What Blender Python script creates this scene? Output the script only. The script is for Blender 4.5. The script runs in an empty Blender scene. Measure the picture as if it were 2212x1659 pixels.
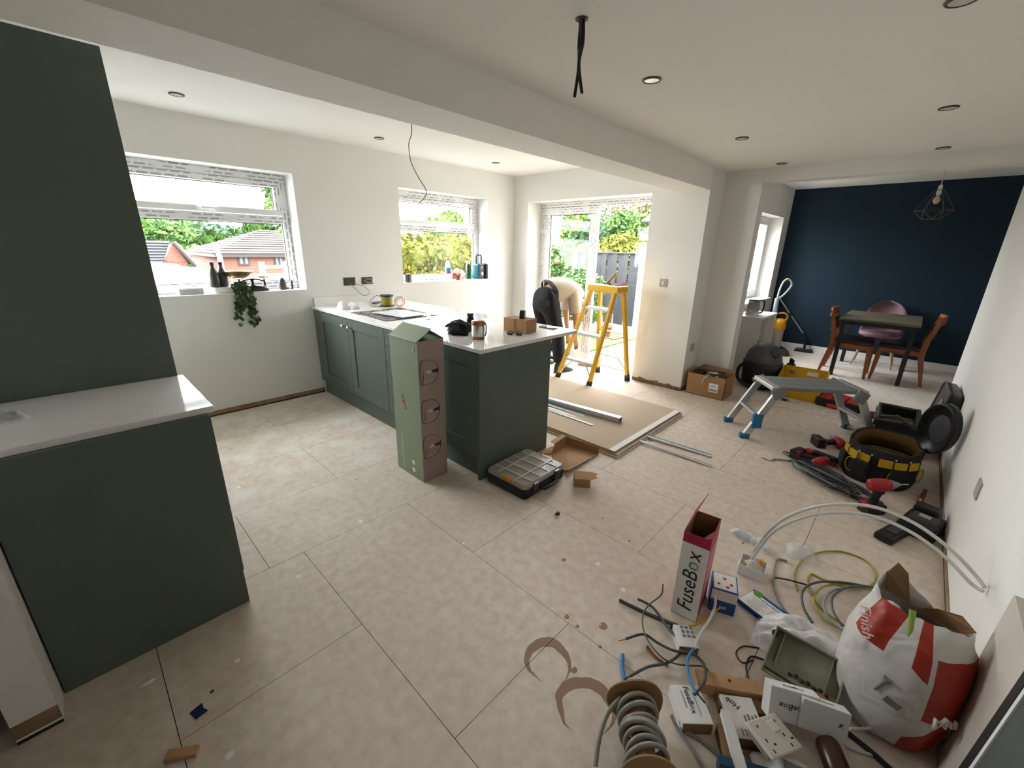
import bpy, math, random
from mathutils import Vector, Matrix, Euler, noise
random.seed(7)
SC = bpy.context.scene
COL = SC.collection
PI = math.pi
# ---------------------------------------------------------------- camera
RM = ((0.6916788, 0.72193229, -0.01985435), (-0.21053445, 0.22785652, 0.95066116), (0.69083694, -0.65337215, 0.30959515))
F = 903.13
H = 1.5
def wvec(r): return Vector((r[1], r[0], -r[2]))
cam = bpy.data.cameras.new('camera')
cam.sensor_fit = 'HORIZONTAL'; cam.sensor_width = 36.0; cam.lens = F/2212*36
cam.clip_start = 0.02; cam.clip_end = 800
camo = bpy.data.objects.new('camera', cam); COL.objects.link(camo)
cx, cy, cz = wvec(RM[0]), -wvec(RM[1]), -wvec(RM[2])
camo.matrix_world = Matrix(((cx.x, cy.x, cz.x, 0), (cx.y, cy.y, cz.y, 0), (cx.z, cy.z, cz.z, H), (0, 0, 0, 1)))
SC.camera = camo
# ---------------------------------------------------------------- sky, exposure, window portals
world = bpy.data.worlds.new('overcast_sky'); SC.world = world
world.use_nodes = True
wn = world.node_tree; wn.nodes.clear()
wo = wn.nodes.new('ShaderNodeOutputWorld'); wb = wn.nodes.new('ShaderNodeBackground')
wb.inputs[0].default_value = (0.955, 0.98, 1.0, 1); wb.inputs[1].default_value = 5.0
wn.links.new(wb.outputs[0], wo.inputs[0])
SC.view_settings.view_transform = 'Standard'; SC.view_settings.look = 'None'
SC.view_settings.gamma = 1.0; SC.view_settings.use_curve_mapping = False
SC.view_settings.exposure = 2.5
SC.cycles.max_bounces = 14; SC.cycles.diffuse_bounces = 8; SC.cycles.transparent_max_bounces = 24
SC.cycles.caustics_reflective = False; SC.cycles.caustics_refractive = False
SC.cycles.use_denoising = True
def portal(loc, rot, sx, sy):
    l = bpy.data.lights.new('window_portal', 'AREA'); l.shape = 'RECTANGLE'; l.size = sx; l.size_y = sy
    l.cycles.is_portal = True
    o = bpy.data.objects.new('window_portal', l); COL.objects.link(o); o.location = loc; o.rotation_euler = rot
portal((-4.68, 0.74, 1.585), (0, -PI/2, 0), 1.03, 1.79)
portal((-4.68, 3.40, 1.59), (0, -PI/2, 0), 1.02, 1.34)
portal((-3.19, 4.95, 1.05), (-PI/2, 0, 0), 1.79, 2.09)
portal((-2.06, 7.09, 1.42), (0, -PI/2, 0), 1.2, 1.37)
# ---------------------------------------------------------------- pixel -> place (distance from the plane touched)
def ray(u, v):
    a, b = (u-1106)/F, (v-829.5)/F
    d = [RM[0][i]*a+RM[1][i]*b+RM[2][i] for i in range(3)]
    return Vector((d[1], d[0], -d[2]))
C0 = Vector((0, 0, H))
def PZ(u, v, z=0.0): d = ray(u, v); return C0+d*((z-H)/d.z)
def PX(u, v, x): d = ray(u, v); return C0+d*(x/d.x)
def PY(u, v, y): d = ray(u, v); return C0+d*(y/d.y)
# ---------------------------------------------------------------- materials
def s2l(c):
    return tuple(x/12.92 if x <= 0.04045 else ((x+0.055)/1.055)**2.4 for x in c)
def hexc(h):
    h = h.lstrip('#'); return s2l(tuple(int(h[i:i+2], 16)/255 for i in (0, 2, 4)))
MATS = {}
def mat(name, col, rough=0.6, metal=0.0, spec=0.5, var=0.0, vscale=8.0, bump=0.0, bscale=60.0, alpha=1.0, trans=0.0, coat=0.0, emit=0.0, vcol=None, ior=1.45):
    if name in MATS: return MATS[name]
    m = bpy.data.materials.new(name); m.use_nodes = True
    nt = m.node_tree; b = nt.nodes['Principled BSDF']
    c = hexc(col) if isinstance(col, str) else col
    b.inputs['Base Color'].default_value = (*c, 1)
    b.inputs['Roughness'].default_value = rough; b.inputs['Metallic'].default_value = metal
    b.inputs['Specular IOR Level'].default_value = spec; b.inputs['Alpha'].default_value = alpha
    b.inputs['Transmission Weight'].default_value = trans; b.inputs['Coat Weight'].default_value = coat
    b.inputs['IOR'].default_value = ior
    if emit: b.inputs['Emission Color'].default_value = (*c, 1); b.inputs['Emission Strength'].default_value = emit
    m.diffuse_color = (*c, 1)
    if var or bump:
        tc = nt.nodes.new('ShaderNodeTexCoord')
        n = nt.nodes.new('ShaderNodeTexNoise'); n.inputs['Scale'].default_value = vscale; n.inputs['Detail'].default_value = 6
        nt.links.new(tc.outputs['Object'], n.inputs['Vector'])
    if var:
        mx = nt.nodes.new('ShaderNodeMix'); mx.data_type = 'RGBA'
        c2 = (hexc(vcol) if isinstance(vcol, str) else vcol) if vcol else tuple(max(0, x*(1-var)) for x in c)
        c1 = c if vcol else tuple(min(1, x*(1+var)) for x in c)
        mx.inputs[6].default_value = (*c1, 1); mx.inputs[7].default_value = (*c2, 1)
        rp = nt.nodes.new('ShaderNodeMapRange'); rp.inputs[1].default_value = 0.35; rp.inputs[2].default_value = 0.65
        nt.links.new(n.outputs['Fac'], rp.inputs[0]); nt.links.new(rp.outputs[0], mx.inputs[0])
        nt.links.new(mx.outputs[2], b.inputs['Base Color'])
    if bump:
        n2 = nt.nodes.new('ShaderNodeTexNoise'); n2.inputs['Scale'].default_value = bscale; n2.inputs['Detail'].default_value = 4
        nt.links.new(tc.outputs['Object'], n2.inputs['Vector'])
        bp = nt.nodes.new('ShaderNodeBump'); bp.inputs['Strength'].default_value = bump; bp.inputs['Distance'].default_value = 0.01
        nt.links.new(n2.outputs['Fac'], bp.inputs['Height']); nt.links.new(bp.outputs[0], b.inputs['Normal'])
    MATS[name] = m; return m
def glass_mat(name, tint=(0.98, 0.99, 0.985), refl=0.08):
    if name in MATS: return MATS[name]
    m = bpy.data.materials.new(name); m.use_nodes = True; nt = m.node_tree; nt.nodes.clear()
    o = nt.nodes.new('ShaderNodeOutputMaterial'); t = nt.nodes.new('ShaderNodeBsdfTransparent'); g = nt.nodes.new('ShaderNodeBsdfGlossy')
    g.inputs['Roughness'].default_value = 0.02; t.inputs[0].default_value = (*tint, 1)
    # Schlick reflectance, the same from both faces of the thin pane
    lw = nt.nodes.new('ShaderNodeLayerWeight'); lw.inputs[0].default_value = 0.5
    pw = nt.nodes.new('ShaderNodeMath'); pw.operation = 'POWER'; pw.inputs[1].default_value = 5.0; nt.links.new(lw.outputs['Facing'], pw.inputs[0])
    fr = nt.nodes.new('ShaderNodeMath'); fr.operation = 'MULTIPLY_ADD'; fr.inputs[1].default_value = 0.9; fr.inputs[2].default_value = 0.015; nt.links.new(pw.outputs[0], fr.inputs[0])
    mx = nt.nodes.new('ShaderNodeMixShader'); nt.links.new(fr.outputs[0], mx.inputs[0])
    nt.links.new(t.outputs[0], mx.inputs[1]); nt.links.new(g.outputs[0], mx.inputs[2]); nt.links.new(mx.outputs[0], o.inputs[0])
    MATS[name] = m; return m
def film_mat(name, col=(0.9, 0.92, 0.93), clear=0.55, rough=0.25):
    # thin clear plastic: part see-through, part milky and shiny
    if name in MATS: return MATS[name]
    m = mat(name, col, rough=rough, bump=0.5, bscale=45)
    m.node_tree.nodes['Principled BSDF'].inputs['Alpha'].default_value = 1-clear
    return m
# ---------------------------------------------------------------- mesh builder
class G:
    def __init__(s, m=None): s.v = []; s.f = []; s.sm = []; s.m = m or Matrix()
    def add(s, vs, fs, smooth=False):
        o = len(s.v); s.v += [s.m @ Vector(p) for p in vs]
        s.f += [[i+o for i in f] for f in fs]; s.sm += [smooth]*len(fs); return s
    def box(s, c, d, rot=None):
        x, y, z = d[0]/2, d[1]/2, d[2]/2
        vs = [Vector((a*x, b*y, e*z)) for a in (-1, 1) for b in (-1, 1) for e in (-1, 1)]
        if rot is not None: R = Euler(rot).to_matrix() if not isinstance(rot, Matrix) else rot; vs = [R @ p for p in vs]
        c = Vector(c)
        return s.add([p+c for p in vs], [(0, 1, 3, 2), (4, 6, 7, 5), (0, 4, 5, 1), (2, 3, 7, 6), (0, 2, 6, 4), (1, 5, 7, 3)])
    def bb(s, a, b):
        a, b = Vector(a), Vector(b); return s.box((a+b)/2, [abs(t) for t in (b-a)])
    def cyl(s, p0, p1, r0, r1=None, n=16, caps=True, smooth=True):
        r1 = r0 if r1 is None else r1; p0, p1 = Vector(p0), Vector(p1); ax = (p1-p0).normalized()
        u = ax.orthogonal().normalized(); w = ax.cross(u)
        vs = []
        for p, r in ((p0, r0), (p1, r1)):
            for i in range(n): a = 2*PI*i/n; vs.append(p+(u*math.cos(a)+w*math.sin(a))*r)
        s.add(vs, [(i, (i+1) % n, n+(i+1) % n, n+i) for i in range(n)], smooth)
        if caps: s.add(vs, [list(range(n))[::-1], list(range(n, 2*n))])
        return s
    def lathe(s, prof, n=24, c=(0, 0, 0), sx=1, sy=1, smooth=True):
        c = Vector(c); vs = []
        for r, z in prof:
            for i in range(n): a = 2*PI*i/n; vs.append(c+Vector((r*math.cos(a)*sx, r*math.sin(a)*sy, z)))
        fs = []
        for k in range(len(prof)-1):
            for i in range(n): j = (i+1) % n; fs.append((k*n+i, k*n+j, (k+1)*n+j, (k+1)*n+i))
        s.add(vs, fs, smooth)
        if prof[0][0] > 1e-4: s.add(vs, [list(range(n))[::-1]])
        if prof[-1][0] > 1e-4: k = (len(prof)-1)*n; s.add(vs, [list(range(k, k+n))])
        return s
    def tube(s, pts, r, n=8, closed=False, flat=1.0):
        pts = [Vector(p) for p in pts]; N = len(pts); rs = r if isinstance(r, (list, tuple)) else [r]*N
        vs = []; up = None
        for i, p in enumerate(pts):
            if closed: t = pts[(i+1) % N]-pts[i-1]
            else: t = pts[min(i+1, N-1)]-pts[max(i-1, 0)]
            t = t.normalized() if t.length > 1e-9 else Vector((0, 0, 1))
            if up is None: up = t.orthogonal().normalized() if abs(t.z) > .95 else t.cross(Vector((0, 0, 1))).cross(t).normalized()
            up = (up-t*up.dot(t)); up = up.normalized() if up.length > 1e-6 else t.orthogonal().normalized()
            w = t.cross(up)
            for k in range(n): a = 2*PI*k/n; vs.append(p+(w*math.cos(a)+up*math.sin(a)*flat)*rs[i])
        fs = []
        for i in range(N if closed else N-1):
            j = (i+1) % N
            for k in range(n): l = (k+1) % n; fs.append((i*n+k, i*n+l, j*n+l, j*n+k))
        s.add(vs, fs, True)
        if not closed: s.add(vs, [list(range(n))[::-1], list(range((N-1)*n, N*n))])
        return s
    def prism(s, poly, z0, z1):
        n = len(poly); vs = [(p[0], p[1], z0) for p in poly]+[(p[0], p[1], z1) for p in poly]
        return s.add(vs, [list(range(n))[::-1], list(range(n, 2*n))]+[(i, (i+1) % n, n+(i+1) % n, n+i) for i in range(n)])
    def loft(s, rings, cap=True, smooth=True):
        n = len(rings[0]); vs = [p for r in rings for p in r]; fs = []
        for k in range(len(rings)-1):
            for i in range(n): j = (i+1) % n; fs.append((k*n+i, k*n+j, (k+1)*n+j, (k+1)*n+i))
        s.add(vs, fs, smooth)
        if cap: s.add(vs, [list(range(n))[::-1], list(range((len(rings)-1)*n, len(rings)*n))])
        return s
    def ball(s, c, r, n=16, m=10, sc=(1, 1, 1)):
        prof = [(r*math.sin(PI*i/m), -r*math.cos(PI*i/m)) for i in range(m+1)]
        vs = []; c = Vector(c)
        for q, z in prof:
            for i in range(n): a = 2*PI*i/n; vs.append(c+Vector((q*math.cos(a)*sc[0], q*math.sin(a)*sc[1], z*sc[2])))
        fs = [(k*n+i, k*n+(i+1) % n, (k+1)*n+(i+1) % n, (k+1)*n+i) for k in range(m) for i in range(n)]
        return s.add(vs, fs, True)
def rrect(w, d, r, n=5):
    pts = []
    for sx, sy, a0 in ((1, 1, 0), (-1, 1, PI/2), (-1, -1, PI), (1, -1, 1.5*PI)):
        for i in range(n+1): a = a0+PI/2*i/n; pts.append((sx*(w/2-r)+r*math.cos(a), sy*(d/2-r)+r*math.sin(a)))
    return pts
def mesh_of(name, g, m, off=None):
    me = bpy.data.meshes.new(name)
    vs = [p-off for p in g.v] if off else g.v
    me.from_pydata([tuple(p) for p in vs], [], g.f); me.validate(); me.update()
    if len(me.polygons) == len(g.sm): me.polygons.foreach_set('use_smooth', g.sm)
    if m: me.materials.append(m)
    return me
def mods(o, bev, seg, sub, sol):
    if sol: md = o.modifiers.new('solid', 'SOLIDIFY'); md.thickness = sol; md.offset = 0
    if bev: md = o.modifiers.new('bevel', 'BEVEL'); md.width = bev; md.segments = seg; md.limit_method = 'ANGLE'; md.angle_limit = 0.6
    if sub: md = o.modifiers.new('sub', 'SUBSURF'); md.levels = sub; md.render_levels = sub
def part(name, g, m, parent, bev=0, seg=2, sub=0, sol=0, label=None):
    o = bpy.data.objects.new(name, mesh_of(name, g, m)); COL.objects.link(o); o.parent = parent
    mods(o, bev, seg, sub, sol)
    if label: o['label'] = label
    return o
def tag(o, label, cat, group=None):
    o['label'] = label; o['category'] = cat
    if group: o['group'] = group
    return o
def solo(name, g, m, label=None, cat=None, group=None, bev=0, seg=2, sub=0, sol=0, kind=None):
    xs = [p.x for p in g.v]; ys = [p.y for p in g.v]; zs = [p.z for p in g.v]
    off = Vector(((min(xs)+max(xs))/2, (min(ys)+max(ys))/2, min(zs)))
    o = bpy.data.objects.new(name, mesh_of(name, g, m, off)); COL.objects.link(o); o.location = off
    mods(o, bev, seg, sub, sol)
    if label: tag(o, label, cat, group)
    if kind: o['kind'] = kind
    return o
def struct(name, g, m, bev=0):
    o = bpy.data.objects.new(name, mesh_of(name, g, m)); COL.objects.link(o); o['kind'] = 'structure'
    mods(o, bev, 2, 0, 0); return o
def thing(name, label, cat, loc=(0, 0, 0), rot=(0, 0, 0), group=None):
    o = bpy.data.objects.new(name, None); COL.objects.link(o); o.empty_display_size = 0.05
    o.location = loc; o.rotation_euler = rot if isinstance(rot, (tuple, Euler)) else (0, 0, rot)
    return tag(o, label, cat, group)
def copy_tree(o, parent=None):
    c = o.copy(); COL.objects.link(c); c.parent = parent
    for ch in list(o.children): copy_tree(ch, c)
    return c
def text_part(name, body, size, m, parent, loc=(0, 0, 0), rot=(0, 0, 0), ext=0.0003, align='CENTER', sx=1.0, shear=0.0):
    cu = bpy.data.curves.new(name, 'FONT'); cu.body = body; cu.size = size; cu.extrude = ext; cu.shear = shear
    cu.align_x = align; cu.align_y = 'CENTER'; cu.resolution_u = 3
    tmp = bpy.data.objects.new(name+'_tmp', cu); COL.objects.link(tmp)
    dg = bpy.context.evaluated_depsgraph_get(); me = bpy.data.meshes.new_from_object(tmp.evaluated_get(dg))
    bpy.data.objects.remove(tmp); me.materials.clear(); me.materials.append(m)
    o = bpy.data.objects.new(name, me); COL.objects.link(o); o.parent = parent
    o.location = loc; o.rotation_euler = rot; o.scale = (sx, 1, 1)
    return o
def smooth_path(pts, k=6):
    pts = [Vector(p) for p in pts]; out = []
    for i in range(len(pts)-1):
        p0 = pts[max(i-1, 0)]; p1 = pts[i]; p2 = pts[i+1]; p3 = pts[min(i+2, len(pts)-1)]
        for j in range(k):
            t = j/k; out.append(0.5*((2*p1)+(p2-p0)*t+(2*p0-5*p1+4*p2-p3)*t*t+(3*p1-p0-3*p2+p3)*t**3))
    out.append(pts[-1]); return out
# ---------------------------------------------------------------- shared materials
WALL = mat('white_emulsion', (0.77, 0.756, 0.728), rough=0.75, spec=0.25, var=0.012, vscale=1.5, bump=0.03, bscale=250)
CEIL = mat('ceiling_emulsion', (0.85, 0.834, 0.805), rough=0.8, spec=0.2, bump=0.03, bscale=250)
BLUE = mat('navy_emulsion', '#182a38', rough=0.7, spec=0.25, var=0.03, vscale=2)
RAW = mat('bare_plaster_edge', '#8f755c', rough=0.9, var=0.25, vscale=14)
GREEN = mat('green_cabinet_paint', '#59645b', rough=0.42, spec=0.35)
WHITEP = mat('white_plastic', (0.80, 0.80, 0.79), rough=0.35)
QUARTZ = mat('white_quartz', (0.80, 0.78, 0.77), rough=0.07, spec=0.55, var=0.03, vscale=120)
CARD = mat('brown_cardboard', '#a37f5d', rough=0.85, spec=0.15, var=0.06, vscale=6)
CARDD = mat('dark_cardboard', '#86674a', rough=0.85, spec=0.15)
BLACK = mat('black_plastic', (0.012, 0.012, 0.013), rough=0.45)
DGREY = mat('dark_grey_plastic', (0.05, 0.05, 0.052), rough=0.5)
GREY = mat('grey_plastic', (0.22, 0.22, 0.22), rough=0.5)
STEEL = mat('brushed_steel', (0.62, 0.62, 0.60), rough=0.32, metal=1.0)
ALU = mat('dull_aluminium', (0.55, 0.56, 0.56), rough=0.45, metal=0.85)
RED = mat('red_plastic', '#a3202a', rough=0.45)
YELLOW = mat('yellow_fibreglass', '#d9a80f', rough=0.45)
GLASS = glass_mat('window_glass')
PAPER = mat('white_paper', (0.80, 0.80, 0.79), rough=0.8, spec=0.2)
INK = mat('black_ink', (0.02, 0.02, 0.022), rough=0.7)
# ================================================================ THE SETTING
def slab(name, axis, p, th, a0, a1, z0, z1, holes, m):
    # wall slab; axis 'x': wall plane x=p..p+th spanning y a0..a1; 'y': plane y=p..p+th spanning x
    g = G()
    as_ = sorted({a0, a1} | {h[0] for h in holes} | {h[1] for h in holes})
    for i in range(len(as_)-1):
        l, r = as_[i], as_[i+1]; mid = (l+r)/2
        cuts = sorted([(h[2], h[3]) for h in holes if h[0] <= mid <= h[1]]); z = z0
        spans = []
        for c in cuts:
            if c[0] > z: spans.append((z, c[0]))
            z = c[1]
        if z < z1: spans.append((z, z1))
        for s0, s1 in spans:
            if axis == 'x': g.bb((p, l, s0), (p+th, r, s1))
            else: g.bb((l, p, s0), (r, p+th, s1))
    return struct(name, g, m)
XW, YP, XP, XR, YH, YB = -4.345, 4.56, -1.70, 0.41, 4.92, 8.12
W1 = (-0.16, 1.637, 1.07, 2.10); W2 = (2.73, 4.067, 1.085, 2.104)
slab('wall_windows', 'x', XW-0.32, 0.32, -0.4, 4.86, -0.02, 2.5, [W1, W2], WALL)
slab('wall_patio', 'y', YP, 0.36, XW-0.0, XP, -0.02, 2.5, [(-4.08, -2.30, -0.02, 2.09)], WALL)
g = G(); g.bb((XP, YH, -0.02), (-1.345, YH+0.17, 2.5)); struct('wall_opening_nib', g, WALL)
slab('wall_dining_left', 'x', -2.04, 0.30, YH, YB+0.2, -0.02, 2.6, [(6.40, 7.775, 0.82, 2.015)], WALL)
g = G(); g.bb((-2.04, YB, -0.02), (1.95, YB+0.2, 2.6)); struct('wall_blue', g, BLUE)
slab('wall_dining_right', 'x', 1.70, 0.25, 5.25, YB, -0.02, 2.6, [], WALL)
g = G(); g.bb((XR, -4.0, -0.02), (XR+0.14, 5.5, 2.5)); struct('wall_right', g, WALL)
g = G(); g.bb((XR+0.14, 5.25, -0.02), (1.70, 5.5, 2.6)); struct('wall_dining_front', g, WALL)
g = G(); g.bb((XW, -0.40, -0.02), (XP, -0.30, 2.5)); struct('wall_back_nib', g, WALL)
g = G(); g.bb((-2.6, -4.1, -0.02), (XR+0.14, -4.0, 2.5)); struct('wall_back', g, mat('unseen_hall_dark', (0.33, 0.31, 0.28), rough=0.8))  # unseen hall walls, colour darkened to cut bounced light
g = G(); g.bb((-2.6, -4.0, -0.02), (-2.5, -0.40, 2.5)); struct('wall_hall', g, mat('unseen_hall_dark', (0.33, 0.31, 0.28), rough=0.8))
g = G(); g.bb((XW-0.3, -0.4, 2.425), (-2.01, YP+0.36, 2.6)); struct('ceiling', g, CEIL)
g = G(); g.bb((XP, -4.0, 2.28), (XR+0.14, YH, 2.6)); struct('ceiling_main', g, CEIL)
g = G(); g.bb((-2.6, -4.0, 2.28), (XP, -0.4, 2.6)); struct('ceiling_hall', g, CEIL)
g = G(); g.bb((-2.01, -0.4, 2.075), (XP, YP, 2.6)); struct('trim_beam', g, CEIL)
g = G(); g.bb((-1.345, YH, 2.155), (XR, YH+0.17, 2.6)); struct('trim_header', g, WALL)
g = G(); g.bb((-1.74, YH+0.17, 2.44), (1.70, YB, 2.6)); struct('ceiling_dining', g, CEIL)
g = G(); g.bb((-1.74, YB-0.016, 0), (1.70, YB, 0.10)); struct('baseboard_blue', g, mat('gloss_white', (0.8, 0.79, 0.77), rough=0.4), bev=0.004)
# bare strips along the foot of the new plaster, dark gap under it
GAP = mat('floor_gap', (0.03, 0.022, 0.016), rough=0.95)
for i, (a, b) in enumerate((((XW, 0.3, 0.012), (XW+0.004, 1.69, 0.05)), ((XR-0.004, -4.0, 0.012), (XR, 5.5, 0.045)), ((-2.30, YP-0.004, 0.012), (XP, YP, 0.04)), ((XP, YP, 0.012), (XP+0.004, YH, 0.04)), ((-1.704, -0.40, 0.02), (-1.70, -0.30, 0.075)))):
    g = G(); g.bb(a, b); t = struct('trim_%d' % (i+1), g, RAW)
    g = G(); g.bb((a[0], a[1], 0.0), (b[0]+(0.001 if b[0]-a[0] < .01 else 0), b[1], 0.012)); part('gap', g, GAP, t)
# a chipped bite out of the pillar foot
g = G()
for k in range(9):
    x = -2.24+k*0.05; g.box((x, YP-0.006, 0.02+0.012*math.sin(k*1.7)), (0.045, 0.012, 0.035+0.02*abs(math.sin(k*2.3))), (0, 0.2*math.sin(k), 0.3))
struct('trim_chipped_plaster', g, RAW)

# ---------------- floor: hardboard sheets, carpet beyond the opening
def floor_mat():
    m = mat('hardboard', '#a08b79', rough=0.82, spec=0.25)
    nt = m.node_tree; b = nt.nodes['Principled BSDF']; L = nt.links.new
    geo = nt.nodes.new('ShaderNodeNewGeometry')
    def nz(sc, det, vec=None):
        n = nt.nodes.new('ShaderNodeTexNoise'); n.inputs['Scale'].default_value = sc; n.inputs['Detail'].default_value = det
        L(vec or geo.outputs['Position'], n.inputs['Vector']); return n.outputs['Fac']
    def rng(x, a, b_): 
        r = nt.nodes.new('ShaderNodeMapRange'); r.inputs[1].default_value = a; r.inputs[2].default_value = b_; L(x, r.inputs[0]); return r.outputs[0]
    def mix(f, c1, c2):
        x = nt.nodes.new('ShaderNodeMix'); x.data_type = 'RGBA'; L(f, x.inputs[0])
        for i, c in ((6, c1), (7, c2)):
            if isinstance(c, tuple): x.inputs[i].default_value = (*c, 1)
            else: L(c, x.inputs[i])
        return x.outputs[2]
    def math_(op, a, b_):
        x = nt.nodes.new('ShaderNodeMath'); x.operation = op
        for i, c in ((0, a), (1, b_)):
            if isinstance(c, (int, float)): x.inputs[i].default_value = c
            else: L(c, x.inputs[i])
        return x.outputs[0]
    base = mix(rng(nz(1.3, 5), .3, .7), hexc('#ddd0c4'), hexc('#d3c5b8'))
    base = mix(rng(nz(22, 6), .35, .75), base, hexc('#c6b6a8'))
    # pale plaster dust where the kitchen was skimmed
    sx = nt.nodes.new('ShaderNodeSeparateXYZ'); L(geo.outputs['Position'], sx.inputs[0])
    kx = rng(sx.outputs[0], -1.7, -3.0); du = math_('MULTIPLY', kx, rng(nz(5, 8), .45, .7))
    base = mix(du, base, hexc('#dcd8cf'))
    # paint flecks: pale and dark
    vo = nt.nodes.new('ShaderNodeTexVoronoi'); vo.inputs['Scale'].default_value = 5.0; L(geo.outputs['Position'], vo.inputs['Vector'])
    wob = math_('ADD', vo.outputs['Distance'], math_('MULTIPLY', nz(60, 3), 0.05))
    fl = math_('LESS_THAN', wob, 0.085); pick = math_('GREATER_THAN', nz(1.7, 2), 0.5)
    base = mix(math_('MULTIPLY', fl, math_('MULTIPLY', pick, 0.8)), base, hexc('#f2f0ea'))
    vo2 = nt.nodes.new('ShaderNodeTexVoronoi'); vo2.inputs['Scale'].default_value = 4.1; L(geo.outputs['Position'], vo2.inputs['Vector'])
    base = mix(math_('LESS_THAN', math_('ADD', vo2.outputs['Distance'], math_('MULTIPLY', nz(80, 3), 0.04)), 0.045), base, hexc('#4a382b'))
    # spilt drink rings and a line of splashes
    def ring(cx_, cy_, r, w, a0, cut):
        dx = math_('SUBTRACT', sx.outputs[0], cx_); dy = math_('SUBTRACT', sx.outputs[1], cy_)
        d = math_('SQRT', math_('ADD', math_('MULTIPLY', dx, dx), math_('MULTIPLY', dy, dy)), 0)
        nn = nz(9, 4); d = math_('ADD', d, math_('MULTIPLY', math_('SUBTRACT', nn, 0.5), 0.05))
        ang = nt.nodes.new('ShaderNodeMath'); ang.operation = 'ARCTAN2'; L(dy, ang.inputs[0]); L(dx, ang.inputs[1])
        wv = math_('COSINE', math_('SUBTRACT', ang.outputs[0], a0), 0)          # fat on one side, gone on the other
        hw = math_('MULTIPLY', math_('MAXIMUM', math_('ADD', wv, cut), 0.0), w)
        return math_('LESS_THAN', math_('ABSOLUTE', math_('SUBTRACT', d, r), 0), hw)
    st = hexc('#7d5b3f')
    for a in RINGS: base = mix(math_('MULTIPLY', ring(*a), 0.8), base, st)
    L(base, b.inputs['Base Color'])
    bp = nt.nodes.new('ShaderNodeBump'); bp.inputs['Strength'].default_value = 0.12; bp.inputs['Distance'].default_value = 0.004
    L(nz(40, 8), bp.inputs['Height']); L(bp.outputs[0], b.inputs['Normal'])
    return m
RINGS = [(-0.70, 0.975, 0.082, 0.0105, 2.4, 0.95), (-0.50, 0.935, 0.09, 0.0115, 2.2, 0.88), (-0.62, 1.02, 0.0, 0.012, 0.0, 1.0), (-0.645, 1.26, 0.0, 0.012, 0, 1.0), (-1.0, 1.46, 0.0, 0.012, 0, 1.0), (-0.78, 1.19, 0.0, 0.008, 0, 1.0), (-0.72, 1.185, 0.0, 0.008, 0, 1.0), (-0.60, 1.17, 0.0, 0.01, 0, 1.0)]
HB = floor_mat()
g = G(); g.bb((-4.66, -4.1, -0.12), (0.55, 4.93, -0.008)); g.bb((-2.04, 4.93, -0.12), (1.95, 8.3, -0.008)); fl = struct('floor', g, mat('subfloor', (0.03, 0.022, 0.016), rough=0.95))
gp = 0.0012
def sheet(x0, y0, x1, y1):
    g = G(); g.bb((x0+gp, y0+gp, -0.006), (x1-gp, y1-gp, 0.0)); part('hardboard_sheet', g, HB, fl)
ys = [0.56+0.61*k for k in range(-7, 7)]+[4.84]
for k in range(len(ys)-1):
    cuts = [-1.97, -1.97+1.22, XR] if k % 2 else [-1.97, -1.97+0.61, -1.97+1.83, XR]
    for i in range(len(cuts)-1): sheet(cuts[i], ys[k], cuts[i+1], ys[k+1])
for k in range(4):
    xs = XW+0.6*k; x1 = min(xs+0.6, -1.97)
    c = [-0.4, 0.40, 1.62, 2.84, 4.06, 4.84] if k % 2 else [-0.4, 1.0, 2.22, 3.44, 4.22, 4.84]
    for i in range(len(c)-1): sheet(xs, c[i], x1, c[i+1])
CARPET = mat('beige_carpet', '#ddd3c9', rough=0.95, spec=0.1, var=0.12, vscale=30, bump=0.6, bscale=220)
g = G(); g.bb((-1.75, 4.84, -0.006), (1.72, YB, 0.004)); part('carpet', g, CARPET, fl)
g = G(); g.bb((-4.1, 4.84, -0.02), (-2.28, 4.95, 0.002)); part('door_threshold', g, RAW, fl)

# ---------------- windows with printed protective tape still on the frames
def tape(name, axes):
    m = mat(name, (0.78, 0.79, 0.79), rough=0.35)
    nt = m.node_tree; L = nt.links.new; b = nt.nodes['Principled BSDF']
    geo = nt.nodes.new('ShaderNodeNewGeometry'); s = nt.nodes.new('ShaderNodeSeparateXYZ'); c = nt.nodes.new('ShaderNodeCombineXYZ')
    L(geo.outputs['Position'], s.inputs[0]); L(s.outputs[axes[0]], c.inputs[0]); L(s.outputs[axes[1]], c.inputs[1])
    br = nt.nodes.new('ShaderNodeTexBrick'); br.inputs['Scale'].default_value = 1.0
    br.inputs['Brick Width'].default_value = 0.085; br.inputs['Row Height'].default_value = 0.031; br.inputs['Mortar Size'].default_value = 0.0095
    br.inputs['Mortar Smooth'].default_value = 0.0; br.inputs['Bias'].default_value = -0.2
    br.inputs['Color1'].default_value = (*hexc('#9d9c9e'), 1); br.inputs['Color2'].default_value = (*hexc('#b5b4b6'), 1); br.inputs['Mortar'].default_value = (0.78, 0.79, 0.79, 1)
    L(c.outputs[0], br.inputs['Vector'])
    # leave bare stretches
    n = nt.nodes.new('ShaderNodeTexNoise'); n.inputs['Scale'].default_value = 5; L(geo.outputs['Position'], n.inputs['Vector'])
    r = nt.nodes.new('ShaderNodeMapRange'); r.inputs[1].default_value = .42; r.inputs[2].default_value = .5; L(n.outputs['Fac'], r.inputs[0])
    mx = nt.nodes.new('ShaderNodeMix'); mx.data_type = 'RGBA'; L(r.outputs[0], mx.inputs[0]); mx.inputs[6].default_value = (0.78, 0.79, 0.79, 1); L(br.outputs['Color'], mx.inputs[7])
    L(mx.outputs[2], b.inputs['Base Color']); return m
T_YZ, T_ZY = tape('taped_upvc_side_rails', (1, 2)), tape('taped_upvc_side_stiles', (2, 1))
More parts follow.
